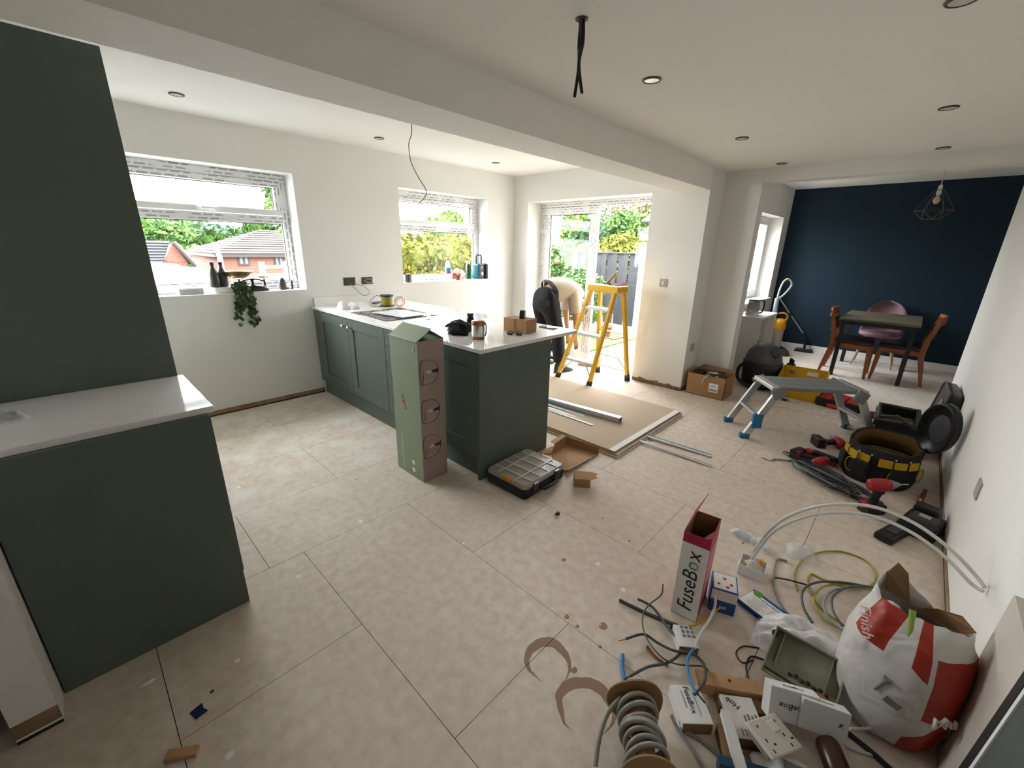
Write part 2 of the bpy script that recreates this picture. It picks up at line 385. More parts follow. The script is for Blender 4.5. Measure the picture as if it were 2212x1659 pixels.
T_XZ, T_ZX = tape('taped_upvc_door_rails', (0, 2)), tape('taped_upvc_door_stiles', (2, 0))
UPVC = mat('white_upvc', (0.80, 0.81, 0.81), rough=0.3)
SEAL = mat('black_seal', (0.02, 0.02, 0.02), rough=0.6)
def side_window(name, y0, y1, z0, z1, xf, zt, handle_y):
    # xf inner face of the frame; zt transom centre
    o = thing(name, '', ''); del o['label']; del o['category']; o['kind'] = 'structure'
    d = 0.07; w = 0.062
    f = part('frame_head', G().bb((xf-d, y0, z1-w), (xf, y1, z1)), T_YZ, o, bev=0.004)
    part('frame_sill', G().bb((xf-d, y0, z0), (xf, y1, z0+0.075)), T_YZ, o, bev=0.004)
    for a in (y0, y1-w): part('frame_stile', G().bb((xf-d, a, z0+0.075), (xf, a+w, z1-w)), T_ZY, o, bev=0.004)
    part('transom', G().bb((xf-d, y0+w, zt-0.035), (xf, y1-w, zt+0.035)), T_YZ, o, bev=0.004)
    # opening top light
    a0, a1, b0, b1 = y0+w+0.003, y1-w-0.003, zt+0.038, z1-w-0.003; sw = 0.05; xs = xf+0.012
    part('sash_rail', G().bb((xs-d, a0, b1-sw), (xs, a1, b1)), T_YZ, o, bev=0.006)
    part('sash_rail', G().bb((xs-d, a0, b0), (xs, a1, b0+sw)), UPVC, o, bev=0.006)
    for a in (a0, a1-sw): part('sash_stile', G().bb((xs-d, a, b0+sw), (xs, a+sw, b1-sw)), T_ZY, o, bev=0.006)
    hb = part('window_handle', G().bb((xs, handle_y-0.05, b0+0.012), (xs+0.012, handle_y+0.01, b0+0.038)), UPVC, o, bev=0.004)
    part('handle_lever', G().box((xs+0.03, handle_y+0.035, b0+0.03), (0.014, 0.12, 0.018)), UPVC, hb, bev=0.005)
    for (p, q, r, s) in ((a0+sw, a1-sw, b0+sw, b1-sw), (y0+w, y1-w, z0+0.075, zt-0.035)):
        part('pane', G().bb((xf-0.045, p, r), (xf-0.041, q, s)), GLASS, o)
        gk = G(); t = 0.006
        gk.bb((xf-0.038, p, s-t), (xf-0.028, q, s)); gk.bb((xf-0.038, p, r), (xf-0.028, q, r+t)); gk.bb((xf-0.038, p, r), (xf-0.028, p+t, s)); gk.bb((xf-0.038, q-t, r), (xf-0.028, q, s))
        part('glazing_seal', gk, SEAL, o)
    return o
side_window('window_1', W1[0], W1[1], W1[2], W1[3], -4.545, 1.706, 0.95)
side_window('window_2', W2[0], W2[1], W2[2], W2[3], -4.545, 1.706, 3.32)
for i, w in enumerate((W1, W2)):
    g = G().bb((XW-0.21, w[0], w[2]-0.001), (XW+0.002, w[1], w[2]+0.003)); struct('window_ledge_%d' % (i+1), g, UPVC)
# patio door
pd = thing('door_1', '', ''); del pd['label']; del pd['category']; pd['kind'] = 'structure'
yf = 4.83; x0, x1, zt = -4.08, -2.30, 2.09
part('frame_head', G().bb((x0, yf, zt-0.062), (x1, yf+0.09, zt)), T_XZ, pd, bev=0.004)
for a in (x0, x1-0.06): part('frame_stile', G().bb((a, yf, 0.03), (a+0.06, yf+0.09, zt-0.062)), T_ZX, pd, bev=0.004)
part('door_sill', G().bb((x0, yf-0.01, 0.0), (x1, yf+0.11, 0.035)), UPVC, pd, bev=0.005)
def leaf(xa, xb, yo, sl, sr):
    s = 0.095
    part('leaf_rail', G().bb((xa, yf+yo, zt-0.062-s), (xb, yf+yo+0.05, zt-0.064)), T_XZ, pd, bev=0.005)
    part('leaf_rail', G().bb((xa, yf+yo, 0.037), (xb, yf+yo+0.05, 0.037+0.1)), UPVC, pd, bev=0.005)
    part('leaf_stile', G().bb((xa, yf+yo, 0.137), (xa+sl, yf+yo+0.05, zt-0.062-s)), T_ZX, pd, bev=0.005)
    st = part('leaf_stile', G().bb((xb-sr, yf+yo, 0.137), (xb, yf+yo+0.05, zt-0.062-s)), T_ZX, pd, bev=0.005)
    part('pane', G().bb((xa+sl, yf+yo+0.022, 0.137), (xb-sr, yf+yo+0.027, zt-0.062-s)), GLASS, pd)
    gk = G(); t = 0.008
    gk.bb((xa+sl, yf+yo+0.012, 0.137), (xa+sl+t, yf+yo+0.021, zt-0.062-s)); gk.bb((xb-sr-t, yf+yo+0.012, 0.137), (xb-sr, yf+yo+0.021, zt-0.062-s)); gk.bb((xa+sl, yf+yo+0.012, zt-0.062-s-t), (xb-sr, yf+yo+0.021, zt-0.062-s))
    part('glazing_seal', gk, SEAL, pd); return st
st = leaf(-4.025, -3.13, -0.005, 0.125, 0.12)
g = G(); g.box((-3.18, yf-0.012, 1.0), (0.022, 0.014, 0.22)); part('pull_handle', g, UPVC, st, bev=0.004)
# the fixed right light
part('pane', G().bb((-3.13, yf+0.065, 0.05), (-2.36, yf+0.07, zt-0.064)), GLASS, pd)
# dining side window: deep white reveal, frame, casement
o = thing('window_3', '', ''); del o['label']; del o['category']; o['kind'] = 'structure'
y0, y1, z0, z1, xf = 6.40, 7.775, 0.82, 2.015, -1.93
part('frame_head', G().bb((xf-0.07, y0, z1-0.06), (xf, y1, z1)), UPVC, o, bev=0.004); part('frame_sill', G().bb((xf-0.07, y0, z0), (xf, y1, z0+0.07)), UPVC, o, bev=0.004)
for a in (y0, y1-0.06, 7.05): part('frame_stile', G().bb((xf-0.07, a, z0+0.07), (xf, a+0.06, z1-0.06)), UPVC, o, bev=0.004)
for a, b in ((y0+0.06, 7.05), (7.11, y1-0.06)):
    for c in (a, b-0.05): part('sash_stile', G().bb((xf-0.06, c, z0+0.07), (xf+0.012, c+0.05, z1-0.06)), UPVC, o, bev=0.005)
    for c in (z0+0.07, z1-0.11): part('sash_rail', G().bb((xf-0.06, a+0.05, c), (xf+0.012, b-0.05, c+0.05)), UPVC, o, bev=0.005)
    part('pane', G().bb((xf-0.03, a+0.05, z0+0.12), (xf-0.025, b-0.05, z1-0.11)), GLASS, o)
g = G().bb((-1.95, 6.36, 0.80), (-1.70, 7.80, 0.825)); struct('window_ledge_3', g, UPVC, bev=0.004)
# ================================================================ OUTSIDE
def leafmat(n, c, c2): 
    return mat(n, c, rough=0.7, spec=0.2, var=0.4, vscale=3, vcol=c2)
GRAVEL = mat('pale_gravel', '#8a8074', rough=0.95, var=0.2, vscale=18)
GRASS = mat('garden_grass', '#3f5421', rough=0.9, var=0.3, vscale=6)
ROADM = mat('tarmac', '#585755', rough=0.95, var=0.1, vscale=3)
g = G(); g.bb((-6.4, 4.93, -0.4), (3, 9.2, -0.12)); solo('gravel_patio', g, GRAVEL, 'pale gravel strip of ground outside the patio doors', 'gravel', kind='stuff')
g = G(); g.bb((-4.7, 5.2, -0.119), (-3.72, 7.6, -0.09)); solo('lawn', g, GRASS, 'patch of green lawn beyond the glazed door leaf', 'grass', kind='stuff')
g = G()
g.add([(-4.67, -6, -0.95), (-4.67, 4.9, -0.5), (-9.5, 4.9, -0.6), (-9.5, -6, -0.96), (-60, 40, -3), (-60, -60, -3), (-9.5, 60, -0.6), (-400, 300, -6), (-400, -300, -6)], [(0, 1, 2, 3), (3, 2, 6, 4), (3, 4, 5), (5, 4, 7, 8)])
solo('ground', g, ROADM, kind='structure')
g = G(); g.bb((-9, 9.2, -0.5), (40, 60, -0.15)); solo('ground_behind_fence', g, GRASS, kind='structure')

def foliage(blobs, n, size, seed, elong=1.6):
    rnd = random.Random(seed); g = G(); tot = sum(b[3]**2 for b in blobs)
    for b in blobs:
        for _ in range(int(n*b[3]**2/tot)):
            d = Vector((rnd.gauss(0, 1), rnd.gauss(0, 1), rnd.gauss(0, 1))).normalized()
            r = b[3]*(0.55+0.5*rnd.random()**0.6); sc = b[4] if len(b) > 4 else (1, 1, 1)
            c = Vector(b[:3])+Vector((d.x*r*sc[0], d.y*r*sc[1], d.z*r*sc[2])); s = size*(0.6+0.8*rnd.random())
            u = Vector((rnd.gauss(0, 1), rnd.gauss(0, 1), rnd.gauss(0, 1))).normalized(); w = u.orthogonal().normalized()
            g.add([c-u*s*elong*.5, c+w*s*.4, c+u*s*elong*.5, c-w*s*.4], [(0, 1, 2, 3)])
    return g
def tree(name, label, cat, base, blobs, n, size, m, seed, trunk=None, group=None, tr=0.08):
    t = thing(name, label, cat, base, 0, group)
    part('crown', foliage(blobs, n, size, seed), m, t)
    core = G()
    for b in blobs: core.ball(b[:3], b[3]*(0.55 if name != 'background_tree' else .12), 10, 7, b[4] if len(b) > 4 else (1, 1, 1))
    part('leaf_core', core, mat(m.name+'_inner', tuple(x*0.75 for x in m.diffuse_color[:3]), rough=0.9, spec=0.1), t)  # solid filler balls, crown's inner shade put into the darkened leaf colour
    gt = G(); top = trunk or blobs[0][2]
    gt.tube([(0, 0, 0), (0.03, 0.02, top*0.5), (0, 0, top)], [tr, tr*0.8, tr*0.5], 8); part('trunk', gt, BARK, t)
    return t
BARK = mat('bark', '#483b30', rough=0.9, var=0.2, vscale=20)
L_YEL = leafmat('yellow_green_leaves', '#5d591d', '#454c16'); L_GRN = leafmat('bright_green_leaves', '#3e5823', '#2c4421')
L_DRK = leafmat('deep_green_leaves', '#304426', '#223620'); L_AUT = leafmat('autumn_leaves', '#585033', '#44452e'); L_HIL = leafmat('hillside_leaves', '#3b4f39', '#2f4338')
L_LIM = leafmat('lime_leaves', '#4e6126', '#3c5423')
# hedge outside the small window
h = thing('hedge', 'clipped yellow-green hedge filling the small window', 'hedge', (-7.0, 5.1, -0.5))
hb = []
for k in range(15):
    for j in range(4): hb.append((random.uniform(-.2, .2), -1.9+k*0.36, 0.25+j*0.52, 0.40))
part('leaves', foliage(hb, 30000, 0.07, 5), L_YEL, h)
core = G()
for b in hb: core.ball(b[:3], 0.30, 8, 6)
part('leaf_core', core, mat('hedge_inner', '#494c1b', rough=.9), h)  # solid filler balls in dull leaf green behind the leaves
tree('garden_tree', 'round-topped yellow-green tree rising behind the hedge', 'tree', (-13.5, 10.4, -0.8), [(0, 0, 2.5, .8), (0.1, 0.2, 3.0, 0.55), (-.1, -.3, 2.8, 0.55), (0, .1, 1.8, .9)], 4500, 0.12, L_LIM, 21)
tree('garden_tree', 'small dark tree at the upper right corner of the small window', 'tree', (-14, 13.4, -0.8), [(0, 0, 2.0, .8), (0.3, .3, 2.5, 0.5)], 2500, 0.16, L_GRN, 22)
# tree branch hanging at the right of the large window
tree('overhanging_tree', 'leafy branch hanging into the right edge of the large window', 'tree', (-8.3, 2.95, -0.75), [(0, -.05, 3.2, 0.3), (0., -0.1, 2.85, 0.22), (0., 0.02, 2.5, 0.18), (0, 0.3, 3.7, 0.5), (0, .4, 3.0, .4)], 2600, 0.07, L_GRN, 23, trunk=3.2)
# hillside woods
rnd = random.Random(3)
woods = []
def wood_mesh(seed):
    r2 = random.Random(seed); bl = [(r2.uniform(-2, 2), r2.uniform(-2, 2), r2.uniform(2.5, 5), r2.uniform(1.4, 2.2)) for _ in range(6)]
    return bl
protos = []
for i in range(3):
    t = tree('woodland_tree', 'x', 'tree', (0, 0, 0), wood_mesh(40+i), 1500, 0.5, (L_HIL, L_DRK, L_GRN)[i], 60+i, group='trees on the wooded hillside', tr=0.25)
    protos.append(t)
k = 0
lab = 'leafy tree massed with others on the hillside beyond the houses'
for row, (X, zb, dy, sc) in enumerate(((-42, -2.9, 1.6, 0.60), (-62, -3.1, 2.3, 0.83), (-95, -3.4, 3.6, 1.38))):
    ncount = (9, 9, 9)[row]
    for i in range(ncount):
        o = protos[k] if k < 3 else copy_tree(protos[rnd.randrange(3)])
        y = -X*0.105+i*dy+rnd.uniform(-1, 1); o.location = (X+rnd.uniform(-3, 3), y, zb); s = sc*rnd.uniform(.85, 1.15); o.scale = (s, s, s)
        o.rotation_euler = (0, 0, rnd.uniform(0, 6)); o['label'] = lab; k += 1
# red brick bungalow with brown tiled hip roof
def brickmat():
    m = mat('red_brick', '#844632', rough=0.9); nt = m.node_tree; L = nt.links.new
    tc = nt.nodes.new('ShaderNodeTexCoord'); s = nt.nodes.new('ShaderNodeSeparateXYZ'); c = nt.nodes.new('ShaderNodeCombineXYZ'); L(tc.outputs['Object'], s.inputs[0]); L(s.outputs[1], c.inputs[0]); L(s.outputs[2], c.inputs[1])
    b = nt.nodes.new('ShaderNodeTexBrick'); b.inputs['Brick Width'].default_value = .22; b.inputs['Row Height'].default_value = .075; b.inputs['Mortar Size'].default_value = .01; b.inputs['Scale'].default_value = 1
    b.inputs['Color1'].default_value = (*hexc('#64382b'), 1); b.inputs['Color2'].default_value = (*hexc('#5c3126'), 1); b.inputs['Mortar'].default_value = (*hexc('#644c43'), 1); L(c.outputs[0], b.inputs[0])
    L(b.outputs['Color'], nt.nodes['Principled BSDF'].inputs['Base Color']); return m
BRK = brickmat(); TILE = mat('brown_roof_tile', '#2f2926', rough=0.85, var=0.15, vscale=2); TILEG = mat('grey_roof_tile', '#2c2c2f', rough=0.85, var=0.12, vscale=2)
DWOOD = mat('dark_window_frame', '#251c19', rough=0.6); WGL = mat('house_window_glass', (0.10, 0.12, 0.13), rough=0.1)
def roof_courses(g, e0, e1, r0, r1, n, th=0.05):
    # n stepped tile courses between eaves edge e0-e1 and ridge edge r0-r1
    e0, e1, r0, r1 = map(Vector, (e0, e1, r0, r1)); nr = (e1-e0).cross(r0-e0).normalized()
    if nr.z < 0: nr = -nr
    for i in range(n):
        a, b = i/n, (i+1)/n; p = [e0.lerp(r0, a), e1.lerp(r1, a), e1.lerp(r1, b), e0.lerp(r0, b)]
        q = [p[0]+nr*th, p[1]+nr*th, p[2]+nr*0.005, p[3]+nr*0.005]
        g.add(p+q, [(0, 1, 5, 4), (4, 5, 6, 7), (0, 4, 7, 3), (1, 2, 6, 5), (0, 3, 2, 1)])
hx = -24.0
hz = lambda v, u=540: PX(u, v, hx).z
h = thing('bungalow', 'red brick bungalow with brown hipped tile roof and dark windows', 'house', (hx, PX(545, 560, hx).y, -2.6))
oy = h.location.y; oz = h.location.z
ya, yb = PX(476, 560, hx).y-oy, PX(612, 560, hx).y-oy+2.2; ze = hz(553)-oz; zr = PX(570, 497, hx-3).z-oz
part('wall', G().bb((-6, ya, 0), (0, yb, ze)), BRK, h)
part('eaves_board', G().bb((-6.25, ya-0.25, ze-0.05), (0.28, yb+0.25, ze+0.12)), DWOOD, h)
ry0, ry1 = PX(562, 497, hx-3).y-oy, PX(562, 497, hx-3).y-oy+1.0
e = [(0.3, ya-0.3, ze+.1), (0.3, yb+0.3, ze+.1), (-6.3, yb+.3, ze+.1), (-6.3, ya-.3, ze+.1)]; ra, rb = (-3, ry0, zr), (-3, ry1, zr)
for (p, q, r, s) in ((e[0], e[1], ra, rb), (e[3], e[0], ra, ra), (e[1], e[2], rb, rb)):
    gr = G(); roof_courses(gr, p, q, r, s, 11); part('roof_slope', gr, TILE, h)
for (u0, u1, v0, v1) in ((511, 540, 550, 573), (590, 614, 552, 578)):
    p, q = PX(u0, v0, hx), PX(u1, v1, hx)
    w = part('window', G().bb((-0.02, p.y-oy, q.z-oz), (0.06, q.y-oy, p.z-oz)), DWOOD, h); m_ = (p.y+q.y)/2-oy
    for a, b in ((p.y-oy+.08, m_-.05), (m_+.05, q.y-oy-.08)): part('pane', G().bb((0.05, a, q.z-oz+.08), (0.075, b, p.z-oz-.08)), WGL, w)
# second house, grey roof and brick gable
hx2 = -21.0
h = thing('gabled_house', 'house with grey tile roof and red brick gable at the left of the window', 'house', (hx2, PX(380, 560, hx2).y, -2.8))
oy = h.location.y; oz = h.location.z; pk = PX(372, 527, hx2); el = PX(352, 566, hx2); er = PX(404, 562, hx2)
zg = el.z-oz
part('wall', G().bb((-6, el.y-oy-1.2, 0), (0, er.y-oy, zg)), BRK, h)
gg = G(); y0_, y1_, yk, zk = el.y-oy, er.y-oy, pk.y-oy, pk.z-oz
gg.add([(0.02, y0_, zg), (0.02, y1_, zg), (0.02, yk, zk), (-6, y0_, zg), (-6, y1_, zg), (-6, yk, zk)], [(0, 1, 2), (3, 5, 4), (0, 3, 4, 1), (1, 4, 5, 2), (0, 2, 5, 3)]); part('gable', gg, BRK, h)
gr = G(); roof_courses(gr, (0.25, y0_-4.5, zg-.05), (0.25, y0_-.05, zg-.05), (-0.4, y0_-4.5, zk+.1), (-0.4, yk, zk+.1), 8, .06); part('roof_slope', gr, TILEG, h)
gr = G(); roof_courses(gr, (0.3, y1_+.15, zg-.1), (-6.2, y1_+.15, zg-.1), (0.3, yk, zk+.08), (-6.2, yk, zk+.08), 8, .05); part('roof_slope', gr, TILE, h)
part('barge_board', G().tube([(0.32, y1_+.2, zg-.15), (0.32, yk, zk+.06)], .09, 4), DWOOD, h)
# leaning post between the houses
g = G(); p = PX(462, 523, -18); q = PX(474, 553, -18); g.tube([q+Vector((0, 0.02, -1.2)), q, p], 0.08, 6); solo('leaning_post', g, mat('grey_post', '#706a60', rough=0.8), 'thin leaning grey post beside the bungalow roof', 'post')
# white van parked under the large window
van = thing('white_van', 'white panel van parked outside below the large window', 'van', (-9.6, 1.0, -0.95))
VW = mat('white_car_paint', (0.5, 0.52, 0.54), rough=0.15, coat=0.6)
prof = [(-2.6, 0.45), (-2.62, 1.75), (-2.45, 2.02), (-1.9, 2.12), (-0.3, 2.13), (0.55, 2.03), (1.05, 1.72), (1.55, 1.22), (2.3, 1.02), (2.5, 0.85), (2.52, 0.45)]
rings = []
for x, tz in ((-0.98, 0.1), (-0.9, 0.0), (-0.6, 0.0), (0, 0.03), (0.6, 0.0), (0.9, 0.0), (0.98, 0.1)):
    rings.append([Vector((x, a, z-(tz if z > 1.4 else 0)-(0.08 if abs(x) > .95 and z > 1.9 else 0))) for a, z in prof])
part('body', G().loft(rings), VW, van)
part('side_window', G().add([(0.985, 0.25, 1.35), (0.985, 1.05, 1.30), (0.955, 0.72, 1.68), (0.955, 0.25, 1.78)], [(0, 1, 2, 3)]), WGL, van, sol=0.01)
part('rub_strip', G().bb((0.97, -2.4, 1.12), (1.0, 0.2, 1.16)), GREY, van, bev=.005)
for y in (-1.6, 1.55):
    w = part('wheel', G().cyl((0.75, y, 0.33), (0.96, y, 0.33), 0.33, n=24), BLACK, van); part('hub_cap', G().cyl((0.96, y, 0.33), (0.975, y, 0.33), 0.2, n=20), STEEL, w)
    part('wheel', G().cyl((-0.96, y, 0.33), (-0.75, y, 0.33), 0.33, n=24), BLACK, van)
# low garden fence and porch by the bungalow
WWOOD = mat('pale_fence_wood', '#6a6159', rough=0.8)
f2 = thing('street_fence', 'pale slatted fence with two white posts in front of the bungalow', 'fence', (-15, PX(600, 600, -15).y, -1.4))
oy = f2.location.y
zt0 = PX(600, 590, -15).z+1.4
for i in range(22): part('slat', G().bb((0, -1.3+i*0.145, 0), (0.02, -1.3+i*0.145+0.12, zt0)), WWOOD, f2)
for u in (566, 618): part('post', G().bb((0.02, PX(u, 590, -15).y-oy-.07, 0), (0.14, PX(u, 590, -15).y-oy+.07, zt0+.35)), UPVC, f2)
part('top_rail', G().bb((0.02, PX(566, 590, -15).y-oy, zt0+.16), (0.1, PX(618, 590, -15).y-oy, zt0+.24)), UPVC, f2)

# ---- back garden through the patio door
FG = mat('dark_grey_fence_paint', '#26272b', rough=0.7, var=0.12, vscale=5); CONC = mat('concrete_post', '#94918c', rough=0.9, var=0.08, vscale=9)
fy = 8.3
fn = thing('garden_fence', 'dark grey vertical-board garden fence with capped concrete posts', 'fence', (-4.2, fy, -0.12))
def fx(u, y=fy): return PY(u, 600, y).x+4.2
def fz(v, u=1330, y=fy): return PY(u, v, y).z+0.12
xa, xb = fx(1236), fx(1385); zt_ = fz(548); x = xa+0.1; i = 0
while x < xb-0.02:
    part('fence_board', G().bb((x, 0.0 if i % 2 else 0.03, 0.05), (x+0.115, (0.0 if i % 2 else 0.03)+0.02, zt_)), FG, fn); x += 0.135 if i % 2 else 0.13; i += 1
for z in (0.35, 0.95, zt_-0.2): part('fence_rail', G().bb((xa, 0.05, z), (xb, 0.09, z+0.07)), FG, fn)
part('fence_cap', G().bb((xa, -0.02, zt_), (xb, 0.09, zt_+0.03)), FG, fn, bev=.004)
for xx, hh in ((xa, fz(545)), (xb, fz(535))):
    p_ = part('concrete_post', G().bb((xx-0.06, -0.06, 0), (xx+0.07, 0.07, hh)), CONC, fn, bev=.008); gcap = G(); gcap.box((xx+.005, 0.0, hh+.02), (.16, .16, .04)); part('post_cap', gcap, CONC, p_, bev=.01)
fn2 = thing('far_fence', 'lower dark fence panel to the left of the concrete post', 'fence', (-6.6, 9.0, -0.12))
for i in range(10): part('fence_board', G().bb((-0.3+i*.15, 0, .05), (-.3+i*.15+.12, .02, fz(568, 1225)-0.1)), FG, fn2)
g = G(); pp = PY(1197, 600, 10.5); g.bb((pp.x-.09, 10.4, -0.15), (pp.x+.09, 10.58, 6.5)); solo('telegraph_pole', g, mat('pole_wood', '#705f51', rough=0.85), 'tall brown wooden pole at the left of the garden', 'pole')
tree('garden_bush', 'large golden-yellow bush growing behind the garden fence', 'bush', (PY(1330, 600, 10.2).x, 10.2, -0.15), [(-.2, 0, 1.35, 0.6), (0.5, 0, 1.25, 0.6), (-.9, 0, 1.2, 0.6), (0.1, 0, 1.55, 0.5), (1.1, 0.1, 1.1, 0.5)], 12000, 0.08, L_YEL, 71, trunk=1.5)
for i, (u, y, hgt, r, m, lb) in enumerate(((1225, 13, 2.3, 1.05, L_LIM, 'bright green feathery tree at the left of the garden view'), (1330, 15.5, 2.4, 1.2, L_GRN, 'bright green tree above the golden bush'), (1262, 12.0, 2.0, 0.9, L_DRK, 'dark green tree behind the door mullion'), (1400, 14.5, 2.6, 0.9, L_LIM, 'lime green tree at the right of the garden view'))):
    b0 = PY(u, 600, y)
    tree('garden_tree', lb, 'tree', (b0.x, y, -0.15), [(0, 0, hgt-.5, r*.8), (-.8, .2, hgt-1.1, r*.8), (.8, 0, hgt-1.2, r), (.2, 0, hgt+.1, r*.5), (0, 0, hgt-1.9, r)], 9000, 0.13, m, 80+i)
for i, (u, y, hgt, r) in enumerate(((1393, 22, 4.9, 1.0), (1345, 26, 4.7, 1.0), (1215, 22, 3.6, 1.3), (1285, 26, 3.8, 1.3))):
    b0 = PY(u, 600, y)
    tree('background_tree', ('sparse brown-leaved tree top at the right against the sky', 'sparse brown-leaved tree top near the middle against the sky', 'dull green tree top at the left against the sky', 'dull green tree top above the door mullion')[i], 'tree', (b0.x, y, -0.15), [(0, 0, hgt-.6, r), (-1.2, 0, hgt-1.4, r), (1.2, 0, hgt-1.2, r), (0, 0, hgt-2.6, r*1.2), (.3, 0, hgt+.3, r*.7)], 1800, 0.13, L_AUT if i < 2 else L_DRK, 90+i)
t = tree('flowering_shrub', 'white-flowered leafy shrub beside the glazed door', 'shrub', (PY(1250, 640, 6.9).x, 6.9, -0.12), [(0, 0, 0.95, 0.33), (-.15, 0, 0.6, 0.32), (.25, 0, .55, .3), (.35, 0, .95, .22)], 3200, 0.05, L_GRN, 75, trunk=.6, tr=.02)
fw = G(); rr = random.Random(8)
for _ in range(150):
    d = Vector((rr.gauss(0, 1), rr.gauss(0, 1)-.6, rr.gauss(0, 1)+.5)).normalized(); c = Vector((0.03, 0, .92))+Vector((d.x*.42, d.y*.36, d.z*.36)); fw.ball(c, .013, 5, 4)
part('blossom', fw, mat('white_petals', (0.75, 0.75, 0.7), rough=0.7), t)
t = tree('rose_bush', 'loose rose bush with a few red blooms left of the shrub', 'bush', (PY(1205, 640, 7.2).x, 7.2, -0.12), [(0, 0, 1.35, .28), (.08, 0, 1.0, .25), (-.1, 0, .7, .25), (.15, 0, 1.6, .16)], 1300, .055, L_GRN, 76, trunk=1.3, tr=.02)
for c in ((.0, -.25, 1.7), (-.05, -.27, 1.15), (.12, -.25, 1.38)): part('bloom', G().ball(c, .05, 8, 6), mat('rose_petals', '#90453b', rough=0.7), t)
g = G(); p = PY(1430, 500, 13)
nb = thing('neighbour_house', 'corner of a pale house with white gutter at the right of the garden', 'house', (PY(1398, 520, 12.5).x, 12.5, -0.2))
part('wall', G().bb((0.1, 0, 0), (1.0, 3, PY(1398, 520, 12.5).z+.2)), mat('pale_stone', '#8f8478', rough=0.9), nb); part('gutter', G().bb((-0.2, -.15, PY(1398, 520, 12.5).z+.2), (1.1, .1, PY(1398, 505, 12.5).z+.2)), UPVC, nb, bev=.02)
part('roof_slope', G().add([(-.2, -.15, 2.5), (1.1, -.15, 2.5), (1.1, 2, 4.1), (.7, 2, 4.1)], [(0, 1, 2, 3)]), TILEG, nb, sol=.06)
nb.children[-1].location.z = PY(1398, 505, 12.5).z+.2-2.5
# stones and a planting bed edge
g = G(); rr = random.Random(4); tpt = thing('terracotta_pot', 'terracotta plant pot at the foot of the shrub', 'pot', (PY(1310, 700, 6.9).x, 6.9, -0.088))
part('body', G().lathe([(.08, 0), (.11, .2), (.13, .2), (.13, .24), (.115, .24), (.10, .18)], 16), mat('terracotta', '#7d4832', rough=.85), tpt); part('soil', G().cyl((0, 0, .17), (0, 0, .19), .1, n=16), BARK, tpt)
for i in range(9):
    c = Vector((-2.75+i*0.13+rr.uniform(-.03, .03), 7.4+rr.uniform(-.15, .15), -.1)); gg = G(); gg.ball(c+Vector((0, 0, .07)), rr.uniform(.06, .1), 8, 6, (1.2, .9, .75))
    solo('edging_stone', gg, CONC, 'rough pale edging stone at the fence foot', 'stone', 'stones edging the garden bed')
# ================================================================ KITCHEN
def shaker(parent, name, x0, x1, z0, z1, y, knob=None, fr=0.09):
    # shaker front facing -y: recessed panel with four frame members
    d = part(name, G().bb((x0, y+0.008, z0), (x1, y+0.020, z1)), GREEN, parent)
    t = 0.008
    if z1-z0 > 0.3:
        for (a, b, c, e) in ((x0, x0+fr, z0, z1), (x1-fr, x1, z0, z1), (x0+fr, x1-fr, z0, z0+fr), (x0+fr, x1-fr, z1-fr, z1)):
            part('frame_member', G().bb((a, y, c), (b, y+t+0.001, e)), GREEN, d, bev=0.0012)
    else: part('drawer_face', G().bb((x0, y, z0), (x1, y+t+.001, z1)), GREEN, d, bev=0.0015)
    if knob:
        kx, kz = knob; part('knob', G().lathe([(0.006, 0), (0.006, 0.014), (0.017, 0.022), (0.019, 0.03), (0.012, 0.036), (0, 0.037)], 14), STEEL, d).matrix_local = Matrix.Translation((kx, y, kz)) @ Matrix.Rotation(PI/2, 4, 'X')
    return d
ZW = 0.88; YD = 1.668
LX = XW+0.015
def unit(name, label, x0, x1):
    o = thing(name, label, 'cabinet', ((x0+x1)/2, 2.0, 0)); c = -Vector(o.location); o2 = Matrix.Translation(c)
    return o, c
u1, c = unit('base_cabinet', 'green shaker base cabinet with two knobbed doors under the hob', LX, -2.985)
m1 = Matrix.Translation(c)
part('carcass', G(m1).bb((LX, YD+0.022, 0.15), (-2.985, 2.35, ZW)), GREEN, u1)
part('filler_strip', G(m1).bb((LX, YD+0.002, 0.15), (-4.228, YD+0.02, ZW)), GREEN, u1)
dd = shaker(u1, 'door', -4.226, -3.612, 0.165, 0.872, YD, (-3.665, 0.80)); dd.location = c
dd = shaker(u1, 'door', -3.608, -2.988, 0.165, 0.872, YD, (-3.555, 0.80)); dd.location = c
u2, c = unit('drawer_cabinet', 'green drawer cabinet with stacked drawer fronts behind the lamp box', -2.985, -2.47)
part('carcass', G(Matrix.Translation(c)).bb((-2.985, YD+0.022, 0.15), (-2.47, 2.35, ZW)), GREEN, u2)
for a, b in ((0.735, 0.872), (0.575, 0.731), (0.165, 0.571)): dd = shaker(u2, 'drawer', -2.982, -2.473, a, b, YD, fr=.07); dd.location = c
u3, c = unit('end_cabinet', 'green base cabinet with a single door beside the end panel', -2.47, -1.872)
part('carcass', G(Matrix.Translation(c)).bb((-2.47, YD+0.022, 0.15), (-1.872, 2.35, ZW)), GREEN, u3)
dd = shaker(u3, 'door', -2.467, -1.875, 0.165, 0.872, YD); dd.location = c
g = G().bb((-1.872, 1.663, 0), (-1.853, 2.367, ZW)); solo('green_board', g, GREEN, 'plain green end panel closing the peninsula', 'panel', bev=.001)
g = G().bb((LX, 1.705, 0), (-1.873, 1.72, 0.149)); solo('plinth', g, GREEN, 'long green plinth board under the peninsula cabinets', 'plinth')
g = G().bb((LX, 2.352, 0), (-1.873, 2.367, ZW)); solo('back_panel', g, GREEN, 'green back panel of the peninsula under the overhang', 'panel')
